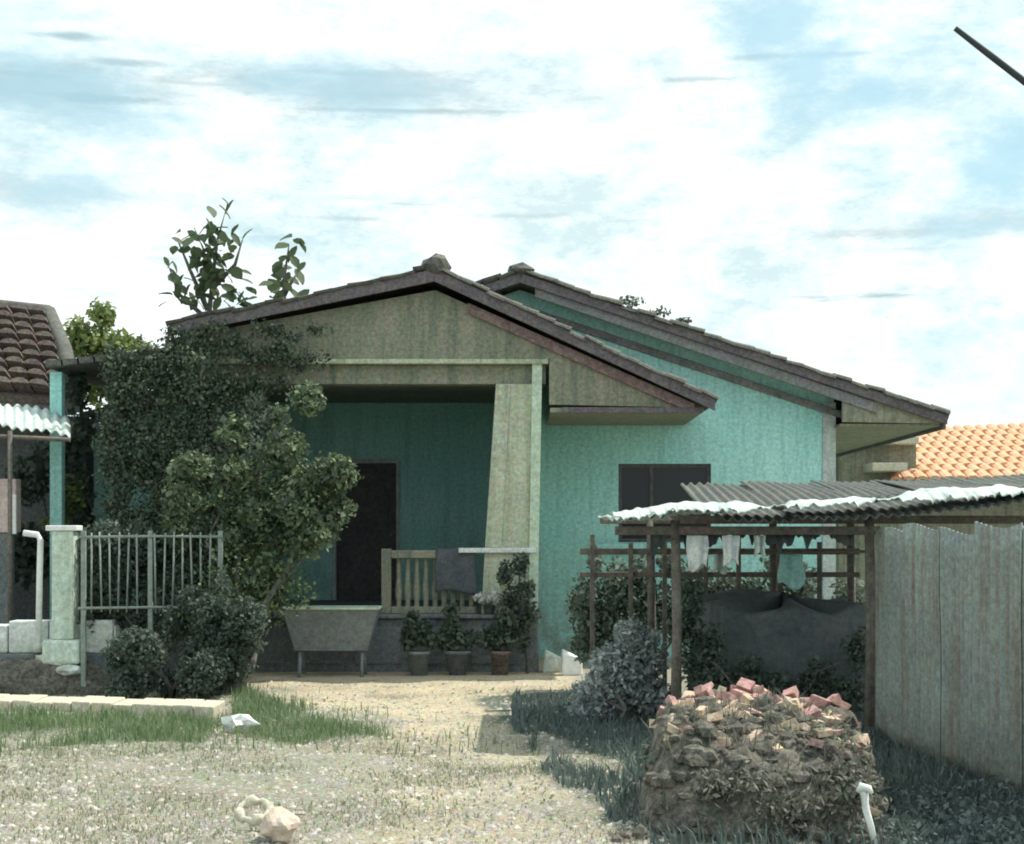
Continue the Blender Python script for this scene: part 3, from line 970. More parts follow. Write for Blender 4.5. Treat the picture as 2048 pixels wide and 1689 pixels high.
for (px, Y, hgt, wid, lab) in ((838, 19.25, 0.34, 0.16, 'dark potted plant before the porch, closest to the metal trough'),
                               (915, 19.35, 0.42, 0.17, 'tall dark potted plant before the porch, middle of the row'),
                               (1000, 19.3, 0.36, 0.2, 'bushy dark potted plant before the porch below the cream pillar')):
    x = X(px, Y)
    t = thing('potted_plant', (x, Y, 0), lab, 'potted plant', 'potted plants along the porch')
    q_ = {838: 0.8, 915: 1.0, 1000: 0.7}[px]
    MB().lathe((x, Y, -0.01), [(0.0, 0), (0.10, 0), (0.15 * q_, 0.26), (0.165 * q_ + .01, 0.26), (0.165 * q_ + .01, 0.3), (0.14 * q_, 0.3), (0.13 * q_, 0.25), (0, 0.24)], 16).build('pot', {838: GALV, 915: DARKWALL, 1000: BROWNT}[px], t)
    MB().tube([(x, Y, 0.2), (x + .02, Y, 0.3 + hgt)], [0.015, 0.006], 5).build('stem', BARK, t)
    leaf_cloud('leaves', [((x + a_, Y + b_, 0.36 + hgt * c_), (wid * .7, wid * .7, hgt * .32)) for a_, b_, c_ in ((0, 0, .2), (.09 * math.sin(px), 0, .6), (-.1, .03, .4), (.12 * math.cos(px), -.06, .95), (-.14, 0, .1), (.15, 0, .15))], 800, 0.075, HEDGEL, t, px, 0.2)
# bushy plant beside the pillar foot
t = thing('corner_plant', (X(1050, 19.5), 19.5, 0), 'dark leafy plant climbing beside the foot of the cream pillar', 'plant')
leaf_cloud('leaves', [((*P(a_, b_, 19.5),), (.12, .1, .16)) for a_, b_ in ((1040, 1130), (1010, 1150), (1050, 1180), (1060, 1230), (1045, 1280), (1030, 1250), (1020, 1200))], 1500, 0.07, HEDGEL, t, 77, 0.15)
MB().tube([(X(1055, 19.5), 19.5, -.02), P(1050, 1240, 19.5), P(1035, 1130, 19.5)], [.02, .015, .006], 5).build('stem', BARK, t)

# whitewashed blocks at the porch corner
for (px, Y, s, sd, lab) in ((1106, 19.75, 0.13, 2, 'whitewashed block at the foot of the cream pillar, the one closer to the porch'),
                            (1143, 19.3, 0.14, 4, 'whitewashed block lying aslant beside the grey-green bush')):
    x = X(px, Y)
    g2 = random.Random(sd)
    vs = []
    for sz in (0, 1):
        for sx, sy in ((-1, -1), (1, -1), (1, 1), (-1, 1)):
            vs.append((x + sx * s * g2.uniform(.85, 1.05) * (1 - .12 * sz), Y + sy * s * g2.uniform(.7, 1.0), -0.01 + sz * s * (1.9 - 0.4 * sx) * g2.uniform(.9, 1.05)))
    o = MB().add(vs, [(3, 2, 1, 0), (4, 5, 6, 7), (0, 1, 5, 4), (1, 2, 6, 5), (2, 3, 7, 6), (3, 0, 4, 7)])
    o.build('white_block', WHITEW if sd == 2 else WHITE, bevel=0.03, label=lab, cat='stone', group='whitewashed blocks by the porch corner')

# weeds growing on the main roof
for (px, py, s, lab) in ((1262, 606, 1.0, 'tuft of weeds growing on the roof verge, the uppermost on the right slope'),
                         (1318, 628, 0.8, 'tuft of weeds growing on the right roof verge between two others'),
                         (1366, 640, 0.55, 'smallest tuft of weeds on the right roof verge, the lowest one')):
    p = P(px, py, VY + 0.06)
    zz = AZ_ - abs(p.x - AX) * SLOPE + 0.04
    t = thing('roof_weed', (p.x, p.y, zz), lab, 'weed', 'weeds on the roof verge')
    leaf_cloud('leaves', [((p.x, p.y, zz + 0.05 * s), (0.2 * s, 0.08, 0.09 * s))], int(90 * s), 0.06, WEEDL, t, int(px))

# ------------------------------------------------------------------ trees and shrubs
def limb_tree(t, base, top_pts, r0, name='trunk'):
    m = MB()
    b = Vector(base)
    for i, tp in enumerate(top_pts):
        tp = Vector(tp)
        k = 5
        pts = [b.lerp(tp, j / k) + Vector((math.sin(i * 2.1 + j) * 0.06 * j, math.cos(i * 1.3 + j * 1.4) * 0.05 * j, 0)) * (1 if 0 < j < k else 0) for j in range(k + 1)]
        m.tube(pts, [r0 * (1 - 0.8 * j / k) * (0.8 if i else 1) for j in range(k + 1)], 7)
    return m.build(name, BARK, t)


# big shrubby tree before the left of the porch
TY = 17.6
bx = G(465, 1395)
tree = thing('shrubby_tree', (bx.x, bx.y, 0), 'loose dark olive tree standing before the porch entrance', 'tree')
tops = [P(420, 960, 18.0), P(530, 900, 18.2), P(590, 980, 17.6), P(450, 1010, 17.6), P(640, 1060, 17.8), P(360, 1050, 17.5)]
limb_tree(tree, (bx.x, bx.y, -0.05), tops, 0.062)
tg = random.Random(21)
bl = []
for k in range(190):
    px, py = tg.uniform(350, 690), tg.uniform(790, 1250)
    lo = 800 + 120 * mnoise.noise(Vector((px * 0.02, 0, 0))) + max(0, 520 - px) * 0.5 + max(0, px - 600) * 1.3
    if py < lo: continue
    if mnoise.noise(Vector((px * 0.011, py * 0.011, 3))) < -0.12: continue
    Y = tg.uniform(17.1, 18.2)
    if px > 555 and py > 1130: continue
    if 485 < px < 545 and py < 960: continue
    s_ = tg.uniform(0.4, 1.1)
    bl.append(((*P(px, py, Y),), (0.2 * s_, 0.2 * s_, 0.17 * s_)))
leaf_cloud('crown', bl, 17000, 0.052, TREEL, tree, 5, 0.05)
leaf_cloud('broad_leaves', bl, 4200, 0.09, VINEL, tree, 6, 0.3)
leaf_cloud('loose_leaves', [((*P(470, 1060, 17.7),), (0.75, 0.4, 0.95)), ((*P(570, 1010, 17.8),), (0.6, 0.35, 0.75)), ((*P(450, 1230, 17.0),), (0.5, 0.3, 0.75)), ((*P(540, 1180, 17.3),), (0.5, 0.3, 0.4))], 9000, 0.055, TREEL, tree, 27, 0.0)
leaf_cloud('pale_sprays', [b for b in bl[::5]], 500, 0.08, WEEDL, tree, 7, 0.6)

# hedge and creeper left of it
hx = P(290, 1150, 17.2)
hedge = thing('hedge', (hx.x, 17.3, 0), 'dark hedge under the olive tree behind the low white wall', 'hedge')
hb = []
for px in range(170, 440, 36):
    for py in (1110, 1170, 1235):
        hb.append(((*P(px + random.uniform(-18, 18), py + random.uniform(-45, 15), 17.6 + random.uniform(-.2, .2)),), (0.2, 0.25, 0.24)))
leaf_cloud('foliage', hb, 15000, 0.055, HEDGEL, hedge, 8, 0.4)
limb_tree(hedge, (hx.x, 17.6, 0), [P(210, 1130, 17.6), P(300, 1120, 17.6), P(400, 1130, 17.6), P(350, 1150, 17.7)], 0.04, 'stems')

creeper = thing('creeper', (X(260, 19.3), 19.4, 0), 'dense creeper filling the left bay of the porch under the roof edge', 'creeper')
cb = []
cg = random.Random(8)
for k in range(230):
    px, py = cg.uniform(212, 520), cg.uniform(715, 1250)
    if px > 470 and py < 900 and cg.random() < 0.5: continue
    cb.append(((*P(px, py, 19.5 - cg.uniform(0, .3)),), (cg.uniform(.12, .3), 0.13, cg.uniform(.14, .34))))
for px, py in ((345, 690), (300, 712), (420, 700), (480, 690), (560, 700), (620, 720), (560, 760), (250, 730), (390, 670), (530, 660)):
    cb.append(((*P(px, py, 19.42),), (0.24, 0.08, 0.16)))
for k in range(26):
    cb.append(((*P(cg.uniform(340, 640), cg.uniform(650, 735), 19.44),), (cg.uniform(.12, .3), 0.06, cg.uniform(.06, .18))))
leaf_cloud('leaves', cb, 44000, 0.05, VINEL, creeper, 9, 0.15)
leaf_cloud('dark_leaves', cb, 12000, 0.07, HEDGEL, creeper, 19, 0.15)
MB().tube([(X(230, 19.5), 19.5, 0), P(240, 1000, 19.5), P(228, 850, 19.5), P(260, 740, 19.5)], [0.05, 0.04, 0.03, 0.02], 6).build('stem', BARK, creeper)

low = G(330, 1404)
shrub = thing('low_shrub', (low.x, low.y, 0), 'low dark shrub at the foot of the olive tree behind the kerb', 'shrub')
leaf_cloud('foliage', [((*P(px, py, 16.35 + 0.3 * math.sin(px)),), (0.17 + .1 * math.sin(py), 0.22, 0.17 + .07 * math.cos(px))) for px, py in ((255, 1350), (310, 1330), (370, 1350), (420, 1335), (275, 1290), (340, 1255), (415, 1235), (440, 1290), (240, 1310), (385, 1200), (445, 1180), (460, 1240), (430, 1220), (480, 1290), (455, 1340), (490, 1240), (280, 1370), (340, 1380), (400, 1370), (300, 1310), (380, 1300), (250, 1385), (430, 1380))], 18000, 0.05, HEDGEL, shrub, 10, 0.35)
limb_tree(shrub, (low.x, 16.35, 0), [P(270, 1290, 16.35), P(350, 1280, 16.35), P(410, 1290, 16.35)], 0.03, 'stems')

# bushes behind, left of the house
bb = thing('yellow_green_bush', (X(205, 27), 27, 0), 'sunlit yellow-green bush rising behind the gap between the two houses', 'bush')
leaf_cloud('crown', [((*P(px, py, 27),), (rx, .6, rz)) for px, py, rx, rz in ((190, 690, .5, .3), (240, 690, .4, .25), (160, 680, .25, .4), (205, 630, .2, .28), (290, 700, .2, .15), (200, 760, .6, .5))], 2600, 0.13, YELLOWL, bb, 12, 0.2)
limb_tree(bb, (X(205, 27), 27, 0), [P(170, 690, 27), P(205, 640, 27), P(250, 700, 27)], 0.08)
gb = thing('gap_bush', (X(150, 20.6), 20.6, 0), 'green bush growing in the gap behind the white post and beside the turquoise corner', 'bush')
leaf_cloud('crown', [((*P(px, py, 20.6),), (rx, .4, rz)) for px, py, rx, rz in ((150, 980, .22, .45), (110, 900, .3, .3), (160, 860, .2, .35), (60, 960, .3, .35), (150, 780, .15, .3), (60, 1110, .5, .4), (170, 1110, .2, .5))], 3600, 0.10, HEDGEL, gb, 13, 0.3)
leaf_cloud('yellow_green_sprays', [((*P(px, py, 20.3),), (rx, .2, rz)) for px, py, rx, rz in ((140, 990, .2, .3), (110, 1040, .2, .15))], 420, 0.09, YELLOWL, gb, 14, 0.1)  # yellow-green leaves in front of the darker crown
limb_tree(gb, (X(150, 20.6), 20.6, 0), [P(150, 800, 20.6), P(80, 960, 20.6), P(160, 960, 20.6)], 0.05)


# two thin saplings with large leaves behind the roof: every leaf a piece
def sapling(px0, spots, stems, Y, label, size, seed):
    g = random.Random(seed)
    bx_ = X(px0, Y)
    t = thing('sapling', (bx_, Y, 0), label, 'sapling', 'saplings behind the roof')
    m = MB()
    for st in stems:
        pts = [P(a, b_, Y) for a, b_ in st]
        m.tube(pts, [0.05 - 0.04 * i / (len(pts) - 1) for i in range(len(pts))], 6)
    m.tube([(bx_, Y, 0), P(*stems[0][0], Y)], [0.09, 0.05], 7)
    m.build('trunk', BARK, t)
    first = None
    for (a, b_) in spots:
        p = P(a + g.uniform(-6, 6), b_ + g.uniform(-6, 6), Y + g.uniform(-.35, .35))
        if first is None:
            k = MB()
            vs, fs = [], []
            prof = [(0.0, 0.02), (0.2, 0.24), (0.5, 0.33), (0.8, 0.2), (1.0, 0.01)]
            for s_, w_ in prof:
                zc = -0.25 * s_ * s_
                vs += [(s_ - .5, -w_, zc + .06), (s_ - .5, 0, zc), (s_ - .5, w_, zc + .06)]
            for i in range(4):
                fs += [(3 * i, 3 * i + 1, 3 * i + 4, 3 * i + 3), (3 * i + 1, 3 * i + 2, 3 * i + 5, 3 * i + 4)]
            k.add(vs, fs, True)
            o = k.build('leaf', SAPL, t)
            first = o
            o.location = p - ORIGIN[t.name]
        else:
            o = dup(first, t, p)
        o.rotation_euler = (g.uniform(-.9, .9), g.uniform(-.2, 1.0), g.uniform(0, 6.28))
        s = size * g.uniform(0.75, 1.25)
        o.scale = (s, s * g.uniform(.8, 1.2), s)
    return t


gg = random.Random(5)
spots1 = [(455, 405), (462, 418), (448, 420), (425, 430), (418, 445), (465, 460), (470, 475), (440, 470), (360, 470), (390, 470), (352, 478), (405, 478), (490, 470)]
for k in range(112):
    v = gg.random() ** 0.8
    spots1.append((420 + gg.gauss(0, 18 + 34 * v), 452 + 150 * v))
spots1 += [(336, 530), (345, 545), (352, 500), (485, 540), (492, 560), (325, 605)] + [(370 + 16 * i, 600 + 6 * (i % 3)) for i in range(9)]
sapling(415, spots1, [[(415, 660), (425, 560), (435, 480), (455, 408)], [(415, 620), (380, 540), (355, 480)], [(422, 580), (470, 530), (485, 480)], [(415, 640), (360, 590), (338, 535)]], 26.0,
        'taller many-leaved sapling against the sky behind the left roof', 0.24, 3)
spots2 = [(575, 482), (595, 488), (560, 490), (600, 500), (580, 505), (566, 520), (560, 535), (575, 540), (598, 540), (602, 555), (590, 565), (555, 560), (565, 575), (580, 580), (560, 592), (572, 600), (550, 600), (558, 548), (590, 530), (565, 585), (585, 597), (600, 590), (550, 580), (570, 560)]
sapling(570, spots2, [[(568, 640), (568, 560), (578, 490)], [(568, 590), (595, 545)]], 26.5, 'smaller sapling with few leaves against the sky, right of the taller one', 0.26, 4)

# shrubs at the right of the porch
g1 = G(1245, 1446)
gs = thing('grey_green_bush', (g1.x, g1.y, 0), 'pale grey-green bush standing at the edge of the yard before the shed', 'bush')
leaf_cloud('crown', [((*P(px, py, 14.5),), (rx, .3, rz)) for px, py, rx, rz in ((1200, 1390, .28, .2), (1270, 1370, .3, .26), (1230, 1330, .25, .2), (1290, 1310, .2, .25), (1310, 1400, .2, .2), (1180, 1420, .22, .12), (1260, 1270, .15, .15))], 9000, 0.05, GREYL, gs, 15, 0.35)
limb_tree(gs, (g1.x, g1.y, 0), [P(1200, 1380, 14.5), P(1270, 1300, 14.5), P(1300, 1370, 14.5)], 0.03, 'stems')
wb = thing('tall_weeds', (X(1230, 17), 17, 0), 'tall leafy weeds growing against the turquoise wall below the window', 'weeds')
leaf_cloud('leaves', [((*P(px, py, 17),), (rx, .35, rz)) for px, py, rx, rz in ((1170, 1210, .2, .35), (1230, 1230, .25, .3), (1230, 1170, .2, .3), (1200, 1270, .2, .3), (1390, 1170, .2, .3), (1450, 1180, .2, .25), (1165, 1290, .12, .2), (1300, 1210, .25, .35), (1190, 1130, .08, .2), (1350, 1240, .2, .25), (1420, 1210, .2, .25), (1280, 1150, .16, .25), (1500, 1190, .25, .25), (1600, 1180, .22, .3), (1560, 1140, .2, .2), (1340, 1130, .14, .2), (1700, 1200, .2, .3))], 13000, 0.06, WEEDL, wb, 16, 0.2)
limb_tree(wb, (X(1230, 17), 17, 0), [P(1170, 1150, 17), P(1240, 1160, 17), P(1310, 1170, 17), P(1420, 1200, 17)], 0.025, 'stems')

# ------------------------------------------------------------------ neighbour on the left
nb = thing('neighbour_house', (X(-150, 21), 21, 0), 'old house with a brown tiled roof at the left edge', 'house')
ny = 20.6
a, b_, c, d = P(-420, 575, 24.0), P(98, 632, 23.6), P(150, 800, ny), P(-420, 770, ny)
m = MB()
nrm = (b_ - a).cross(d - a).normalized()
if nrm.z < 0: nrm = -nrm
q = [a, d, c, b_]
m.add(q + [p - nrm * 0.08 for p in q], [(0, 1, 2, 3), (7, 6, 5, 4), (0, 4, 5, 1), (1, 5, 6, 2), (2, 6, 7, 3), (3, 7, 4, 0)])
m.build('roof_slope', BROWNT, nb)
first = None
rows, cols = 9, 15
for j in range(rows):
    for i in range(cols):
        u, v = (i + 0.5) / cols, (j + 0.5) / rows
        if u < 0.62: continue
        L0, R0 = a.lerp(d, v), b_.lerp(c, v)
        p = L0.lerp(R0, u) + nrm * 0.02
        wx = (R0 - L0).length / cols
        if first is None:
            k = MB()
            ln = (d - a).length / rows * 1.12
            vs = []
            for e, s in ((-ln / 2, 0.9), (ln / 2, 1.0)):
                for t in range(6):
                    an = math.pi * t / 5
                    vs.append((math.cos(an) * wx * 0.52 * s, e, math.sin(an) * 0.09 * s))
            fs = [(t, t + 1, 7 + t, 6 + t) for t in range(5)] + [(5, 4, 3, 2, 1, 0), (6, 7, 8, 9, 10, 11), (0, 6, 11, 5)]
            k.add(vs, fs)
            o = first = k.build('roof_tile', BROWNT, nb)
            xa = (R0 - L0).normalized()
            ya = (d - a).normalized()
            za = xa.cross(-ya).normalized()
            M3 = Matrix((xa, -za.cross(xa), za)).transposed()
            rot = M3.to_euler()
            o.location = p - ORIGIN[nb.name]
        else:
            o = dup(first, nb, p)
        o.rotation_euler = (rot[0] + random.uniform(-.05, .05), rot[1] + random.uniform(-.05, .05), rot[2] + random.uniform(-.05, .05))
MB().tube([b_ + Vector((0, 0, 0.05)), b_.lerp(c, .5) + Vector((0.04, 0, 0.1)), c + Vector((0, 0, 0.03))], 0.11, 8).build('hip_roll', ROOFT, nb)
MB().tube([a + Vector((0, 0, 0.05)), b_ + Vector((0, 0, 0.05))], 0.11, 8).build('ridge_roll', ROOFT, nb)
MB().box(X(-420, ny), X(140, ny), ny + 0.05, ny + 0.09, Z(830, ny), Z(792, ny)).build('eave_board', FASCIA, nb, 0.005)
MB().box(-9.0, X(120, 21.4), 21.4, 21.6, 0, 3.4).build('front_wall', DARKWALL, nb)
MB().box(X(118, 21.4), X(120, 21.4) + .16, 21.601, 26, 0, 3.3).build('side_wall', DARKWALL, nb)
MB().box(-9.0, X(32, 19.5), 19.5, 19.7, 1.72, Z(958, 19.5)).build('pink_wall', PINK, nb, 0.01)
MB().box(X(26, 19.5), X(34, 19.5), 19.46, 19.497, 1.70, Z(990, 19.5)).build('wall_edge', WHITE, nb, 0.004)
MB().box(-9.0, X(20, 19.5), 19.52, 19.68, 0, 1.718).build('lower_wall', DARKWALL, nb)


def awn(u, v):
    px = -260 + 400 * u
    Y = 19.9 - 1.1 * v
    top = 798 + 28 * max(0, (px - 0) / 140) if px > 0 else 798 + 0.1 * px
    z = Z(top + 8, 19.9) - 0.34 * v + 0.022 * math.sin(u * 130) + 0.03 * math.sin(u * 17 + v * 5)
    return (X(px, Y), Y, z)


aw = thing('awning', (X(-60, 19.3), 19.3, 0), 'white corrugated awning sheet under the brown roof at the left edge', 'awning')
sheet('awning_sheet', awn, 150, 8, PLASTIC, aw, 0.01)
MB().tube([P(-200, 1090, 18.8) * 1, P(-200, 850, 18.8)], 0.03, 6).build('awning_post', WHITE, aw)
MB().tube([(X(20, 18.75), 18.75, 0), P(20, 862, 18.75)], 0.03, 6).build('awning_post', WOOD, aw)
MB().tube([P(-300, 860, 18.78), P(140, 880, 18.78)], 0.03, 6).build('awning_beam', WOOD, aw)

# low white wall, post and pipe
LY = 17.45
wl = thing('low_white_wall', (X(60, LY), LY, 0), 'low limewashed wall on a dark stone base at the left of the yard', 'wall')
m = MB()
prev = -240
g = random.Random(4)
while prev < 236:
    w = g.uniform(50, 90)
    e = min(prev + w, 240)
    m = MB().box(X(prev, LY), X(e, LY) - 0.012, LY - 0.14, LY + 0.14, 0.40, Z(1244 + g.uniform(-6, 8), LY))
    m.build('wall_block', WHITEW, wl, 0.02)
    prev = e
MB().box(X(-240, LY), X(236, LY), LY - 0.2, LY + 0.2, -0.1, 0.398).build('base', DARKWALL, wl, 0.02)
MB().rock((X(130, LY), LY - 0.3, 0.33), (0.24, 0.12, 0.09), 8).build('fallen_render', WHITEW, wl)
MB().rock((X(158, LY), LY - 0.4, 0.24), (0.16, 0.1, 0.06), 9).build('fallen_render', WHITEW, wl)
MB().rock((X(100, LY), LY - 0.28, 0.05), (0.7, 0.22, 0.32), 12, 3).build('earth_bank', SOIL, wl)
MB().rock((X(10, LY), LY - 0.28, 0.02), (0.6, 0.22, 0.28), 15, 3).build('earth_bank', SOIL, wl)

pz = Z(1252, 17.3)
ps = thing('white_post', (X(122, 17.2), 17.2, 0), 'pale whitish square post with a block foot rising from the low white wall', 'post')
MB().box(X(104, 17.1), X(148, 17.1), 17.08, 17.3, 0.56, 1.72).build('shaft', WPOST, ps, 0.015)
MB().box(X(86, 17.1), X(162, 17.1), 17.04, 17.3, 0.30, 0.558).build('foot', WPOST, ps, 0.03)
MB().box(X(98, 17.2), X(160, 17.2), 17.06, 17.32, 1.722, 1.78).build('cap', WHITE, ps, 0.01)
fe = thing('bar_fence', (X(290, 17.0), 17.0, 0), 'fence of thin dull green upright bars between the square post and the olive tree', 'fence')
for py_ in (1074, 1216):
    MB().tube([P(156, py_ + 1, 17.0), P(300, py_ - 1, 17.0), P(446, py_, 17.0)], 0.015, 7).build('rail', IRON, fe)
for px in (166, 300, 440):
    MB().box(X(px, 17.0) - 0.025, X(px, 17.0) + 0.025, 17.0, 17.05, -0.05, Z(1062, 17.0)).build('fence_post', IRON, fe, 0.006)
b0 = None
for k in range(15):
    px = 183 + 18.2 * k
    if abs(px - 300) < 8: continue
    zc = Z(1150, 17.0) + 0.02 * math.sin(k * 2.3)
    if b0 is None:
        b0 = MB().tube([(X(px, 17.0), 17.0, Z(1226, 17.0)), (X(px, 17.0), 17.0, Z(1066, 17.0))], 0.011, 6).build('bar', IRON, fe)
    else:
        dup(b0, fe, (X(px, 17.0), 17.0, ORIGIN[b0.name].z + 0.012 * math.sin(k * 2.3)), (0.02 * math.sin(k * 3), 0.03 * math.sin(k * 5), 0))
pi = thing('white_pipe', (X(76, 17.2), 17.2, 0), 'thin white bent pipe standing left of the thick pale post', 'pipe')
MB().tube([(X(76, 17.2), 17.22, 0.5), (X(78, 17.2), 17.22, 1.2), (X(80, 17.2), 17.22, 1.62), (X(74, 17.2), 17.22, 1.68), (X(46, 17.2), 17.22, 1.70)], 0.034, 8).build('bent_tube', WHITE, pi)
MB().lathe((X(76, 17.2), 17.22, 0.42), [(0.0, 0), (0.06, 0), (0.06, 0.09), (0.035, 0.1)], 10).build('socket', WHITEW, pi)

# ------------------------------------------------------------------ neighbour behind on the right
on = thing('orange_roofed_house', (X(1950, 31), 31, 0), 'house with a bright orange tiled roof behind the right edge', 'house')
oy = 29.0
a, b_, c, d = P(1846, 858, 32.0), P(2420, 838, 32.0), P(2440, 950, oy), P(1770, 958, oy)
nrm = (b_ - a).cross(d - a).normalized()
if nrm.z < 0: nrm = -nrm
q = [a, d, c, b_]
MB().add(q + [p - nrm * 0.08 for p in q], [(0, 1, 2, 3), (7, 6, 5, 4), (0, 4, 5, 1), (1, 5, 6, 2), (2, 6, 7, 3), (3, 7, 4, 0)]).build('roof_slope', ORANGET, on)
first = None
rows, cols = 9, 26
for j in range(rows):
    for i in range(cols):
        u, v = (i + 0.5) / cols, (j + 0.5) / rows
        if u > 0.5: continue
        L0, R0 = a.lerp(d, v), b_.lerp(c, v)
        p = L0.lerp(R0, u) + nrm * 0.02
        wx = (R0 - L0).length / cols
        if first is None:
            k = MB()
            ln = (d - a).length / rows * 1.1
            vs = []
            for e, s in ((ln / 2, 0.9), (-ln / 2, 1.0)):
                for t in range(6):
                    an = math.pi * t / 5
                    vs.append((math.cos(an) * wx * 0.5 * s, e, math.sin(an) * 0.07 * s))
            fs = [(t, t + 1, 7 + t, 6 + t)[::-1] for t in range(5)] + [(5, 4, 3, 2, 1, 0)[::-1], (6, 7, 8, 9, 10, 11)[::-1], (0, 6, 11, 5)[::-1]]
            k.add(vs, fs)
            o = first = k.build('roof_tile', ORANGET, on)
            xa = (R0 - L0).normalized()
            za = nrm
            M3 = Matrix((xa, za.cross(xa), za)).transposed()
            rot = M3.to_euler()
            o.location = p - ORIGIN[on.name]
        else:
            o = dup(first, on, p)
        o.rotation_euler = (rot[0] + random.uniform(-.03, .03), rot[1] + random.uniform(-.03, .03), rot[2] + random.uniform(-.03, .03))
MB().box(X(1690, 30), 12.5, 30.0, 30.2, 0, Z(965, 30)).build('front_wall', OLIVE, on)
MB().box(X(1680, 29.3), X(1835, 29.3), 29.4, 29.9, 0, Z(870, 29.3)).build('side_wing', OLIVE, on)
MB().box(X(1678, 29), X(1838, 29), 29.0, 29.9, Z(888, 29), Z(874, 29)).build('ledge', KERB, on, 0.01)
MB().box(X(1745, 28.6), X(1815, 28.6), 28.6, 29.39, Z(942, 28.6), Z(926, 28.6)).build('ledge', KERB, on, 0.01)
MB().box(X(1760, 28.98), 12.5, 28.98, 29.03, Z(972, 29), Z(955, 29)).build('eave_board', FASCIA, on, 0.005)

# ------------------------------------------------------------------ lean-to shed on the right
SY = 13.0
shed = thing('lean_to_shed', (X(1700, SY), SY + 1, 0), 'ramshackle open shed of timber posts and corrugated sheets at the right', 'shed')
for (px, Y, top) in ((1350, 13.1, 1.78), (1738, 13.1, 1.86), (1300, 15.6, 1.9), (1700, 15.7, 2.0), (2300, 13.1, 1.95), (2200, 15.7, 2.1), (1545, 15.65, 1.95)):
    x = X(px, Y)
    MB().tube([(x, Y, -0.05), (x + 0.015, Y, 0.9), (x, Y, top)], [0.05, 0.042, 0.04], 7).build('post', WOOD, shed)
MB().box(X(1230, 13.1), X(1760, 13.1), 13.07, 13.13, 1.66, 1.73).build('front_rail', WOOD, shed, 0.006)
MB().box(X(1200, 15.6), X(2200, 15.6), 15.58, 15.64, 1.78, 1.86).build('back_rail', WOOD, shed, 0.006)
MB().box(X(1160, 15.55), X(1720, 15.55), 15.55, 15.6, 1.48, 1.54).build('rail', WOOD, shed, 0.006)
MB().box(X(1160, 15.56), X(1720, 15.56), 15.56, 15.6, 1.26, 1.31).build('rail', WOOD, shed, 0.006)
first = None
for i, px in enumerate((1185, 1262, 1330, 1412, 1478, 1560, 1640)):
    x = X(px, 15.5)
    MB().box(x - 0.022, x + 0.022, 15.51, 15.545, 0.02, 1.62 + random.uniform(-.06, .08)).build('picket', WOOD, shed, 0.004)


def corr(px0, px1, zf0, zf1, zb0, zb1, y0, y1, material, ph=0.0):
    nu = 70
    def fn(u, v):
        Y = y0 + (y1 - y0) * v
        x = X(px0 + (px1 - px0) * u, y0)
        zf = zf0 + (zf1 - zf0) * u
        zb = zb0 + (zb1 - zb0) * u
        z = zf + (zb - zf) * v + 0.016 * math.sin(u * (px1 - px0) / 246 * 2 * math.pi / 0.085) + 0.02 * math.sin(v * 5 + ph + u * 3)
        return (x, Y + 0.02 * math.sin(u * 7 + ph), z)
    return sheet('roof_sheet', fn, nu, 6, material, shed, 0.006)


SHEETW = PLASTIC
corr(1224, 1345, 1.765, 1.80, 1.855, 1.88, 12.85, 15.2, SHEETW)
corr(1335, 1455, 1.83, 1.87, 1.89, 1.93, 12.8, 15.3, SHEETW, 1.3)
corr(1440, 1600, 1.77, 1.79, 2.16, 2.17, 12.85, 15.9, RUST, 2.0)
corr(1590, 1770, 1.80, 1.82, 2.18, 2.20, 12.8, 15.9, RUST, 3.0)
corr(1760, 1930, 1.83, 1.87, 2.20, 2.22, 12.85, 15.9, RUST, 4.0)
corr(1920, 2120, 1.88, 1.95, 2.22, 2.24, 12.8, 15.9, RUST, 5.0)
corr(2110, 2330, 1.93, 1.97, 2.24, 2.26, 12.85, 15.9, RUST, 6.0)


WA, WD = Vector((X(1752, 13.0), 13.0, 0)), Vector((0.06, -1.0, 0)).normalized()


def wall_sheet(s0, s1, z1, off):
    nrm_ = Vector((WD.y, -WD.x, 0))
    def fn(u, v):
        s_ = s0 + (s1 - s0) * u
        p = WA + WD * s_ + nrm_ * (off + 0.011 * math.sin(s_ * 2 * math.pi / 0.085) + 0.02 * mnoise.noise(Vector((s_ * 1.5, v * 2, 1))))
        return (p.x, p.y, -0.02 + (z1 + 0.03 * math.sin(u * 4 + s0)) * v)
    return sheet('wall_sheet', fn, 120, 10, ZINC, shed, 0.005)


for k in range(6):
    wall_sheet(k * 0.78, k * 0.78 + 0.84, (1.71, 1.735, 1.70, 1.74, 1.72, 1.73)[k], 0.012 * (k % 2))
for k in range(6):
    p = WA + WD * (0.05 + 0.78 * k) + Vector((WD.y, -WD.x, 0)) * -0.07
    MB().box(p.x - 0.03, p.x + 0.03, p.y - 0.03, p.y + 0.03, -0.05, 1.66).build('fence_post', WOOD, shed)


def strip(u, v):
    px = 1450 + 700 * u
    n1 = mnoise.noise(Vector((u * 9, 0.3, 0)))
    n2 = mnoise.noise(Vector((u * 31, v * 2, 4)))
    y0 = 13.3 - 0.56 * v + 0.05 * n1
    zb = 1.775 + 0.175 * u + (13.3 - 12.85) * 0.12
    z = zb + 0.055 + 0.07 * n1 + 0.03 * n2
    if v > 0.55: z -= (v - 0.55) * (0.09 + 0.22 * n1 + 0.16 * n2 + 0.1 * mnoise.noise(Vector((u * 80, 0, 7))))
    return (X(px, 12.9), y0, z)


sheet('plastic_sheet', strip, 160, 12, PLASTIC, th=0.008, label='ragged white plastic sheet draped along the front edge of the shed roof', cat='plastic sheet')


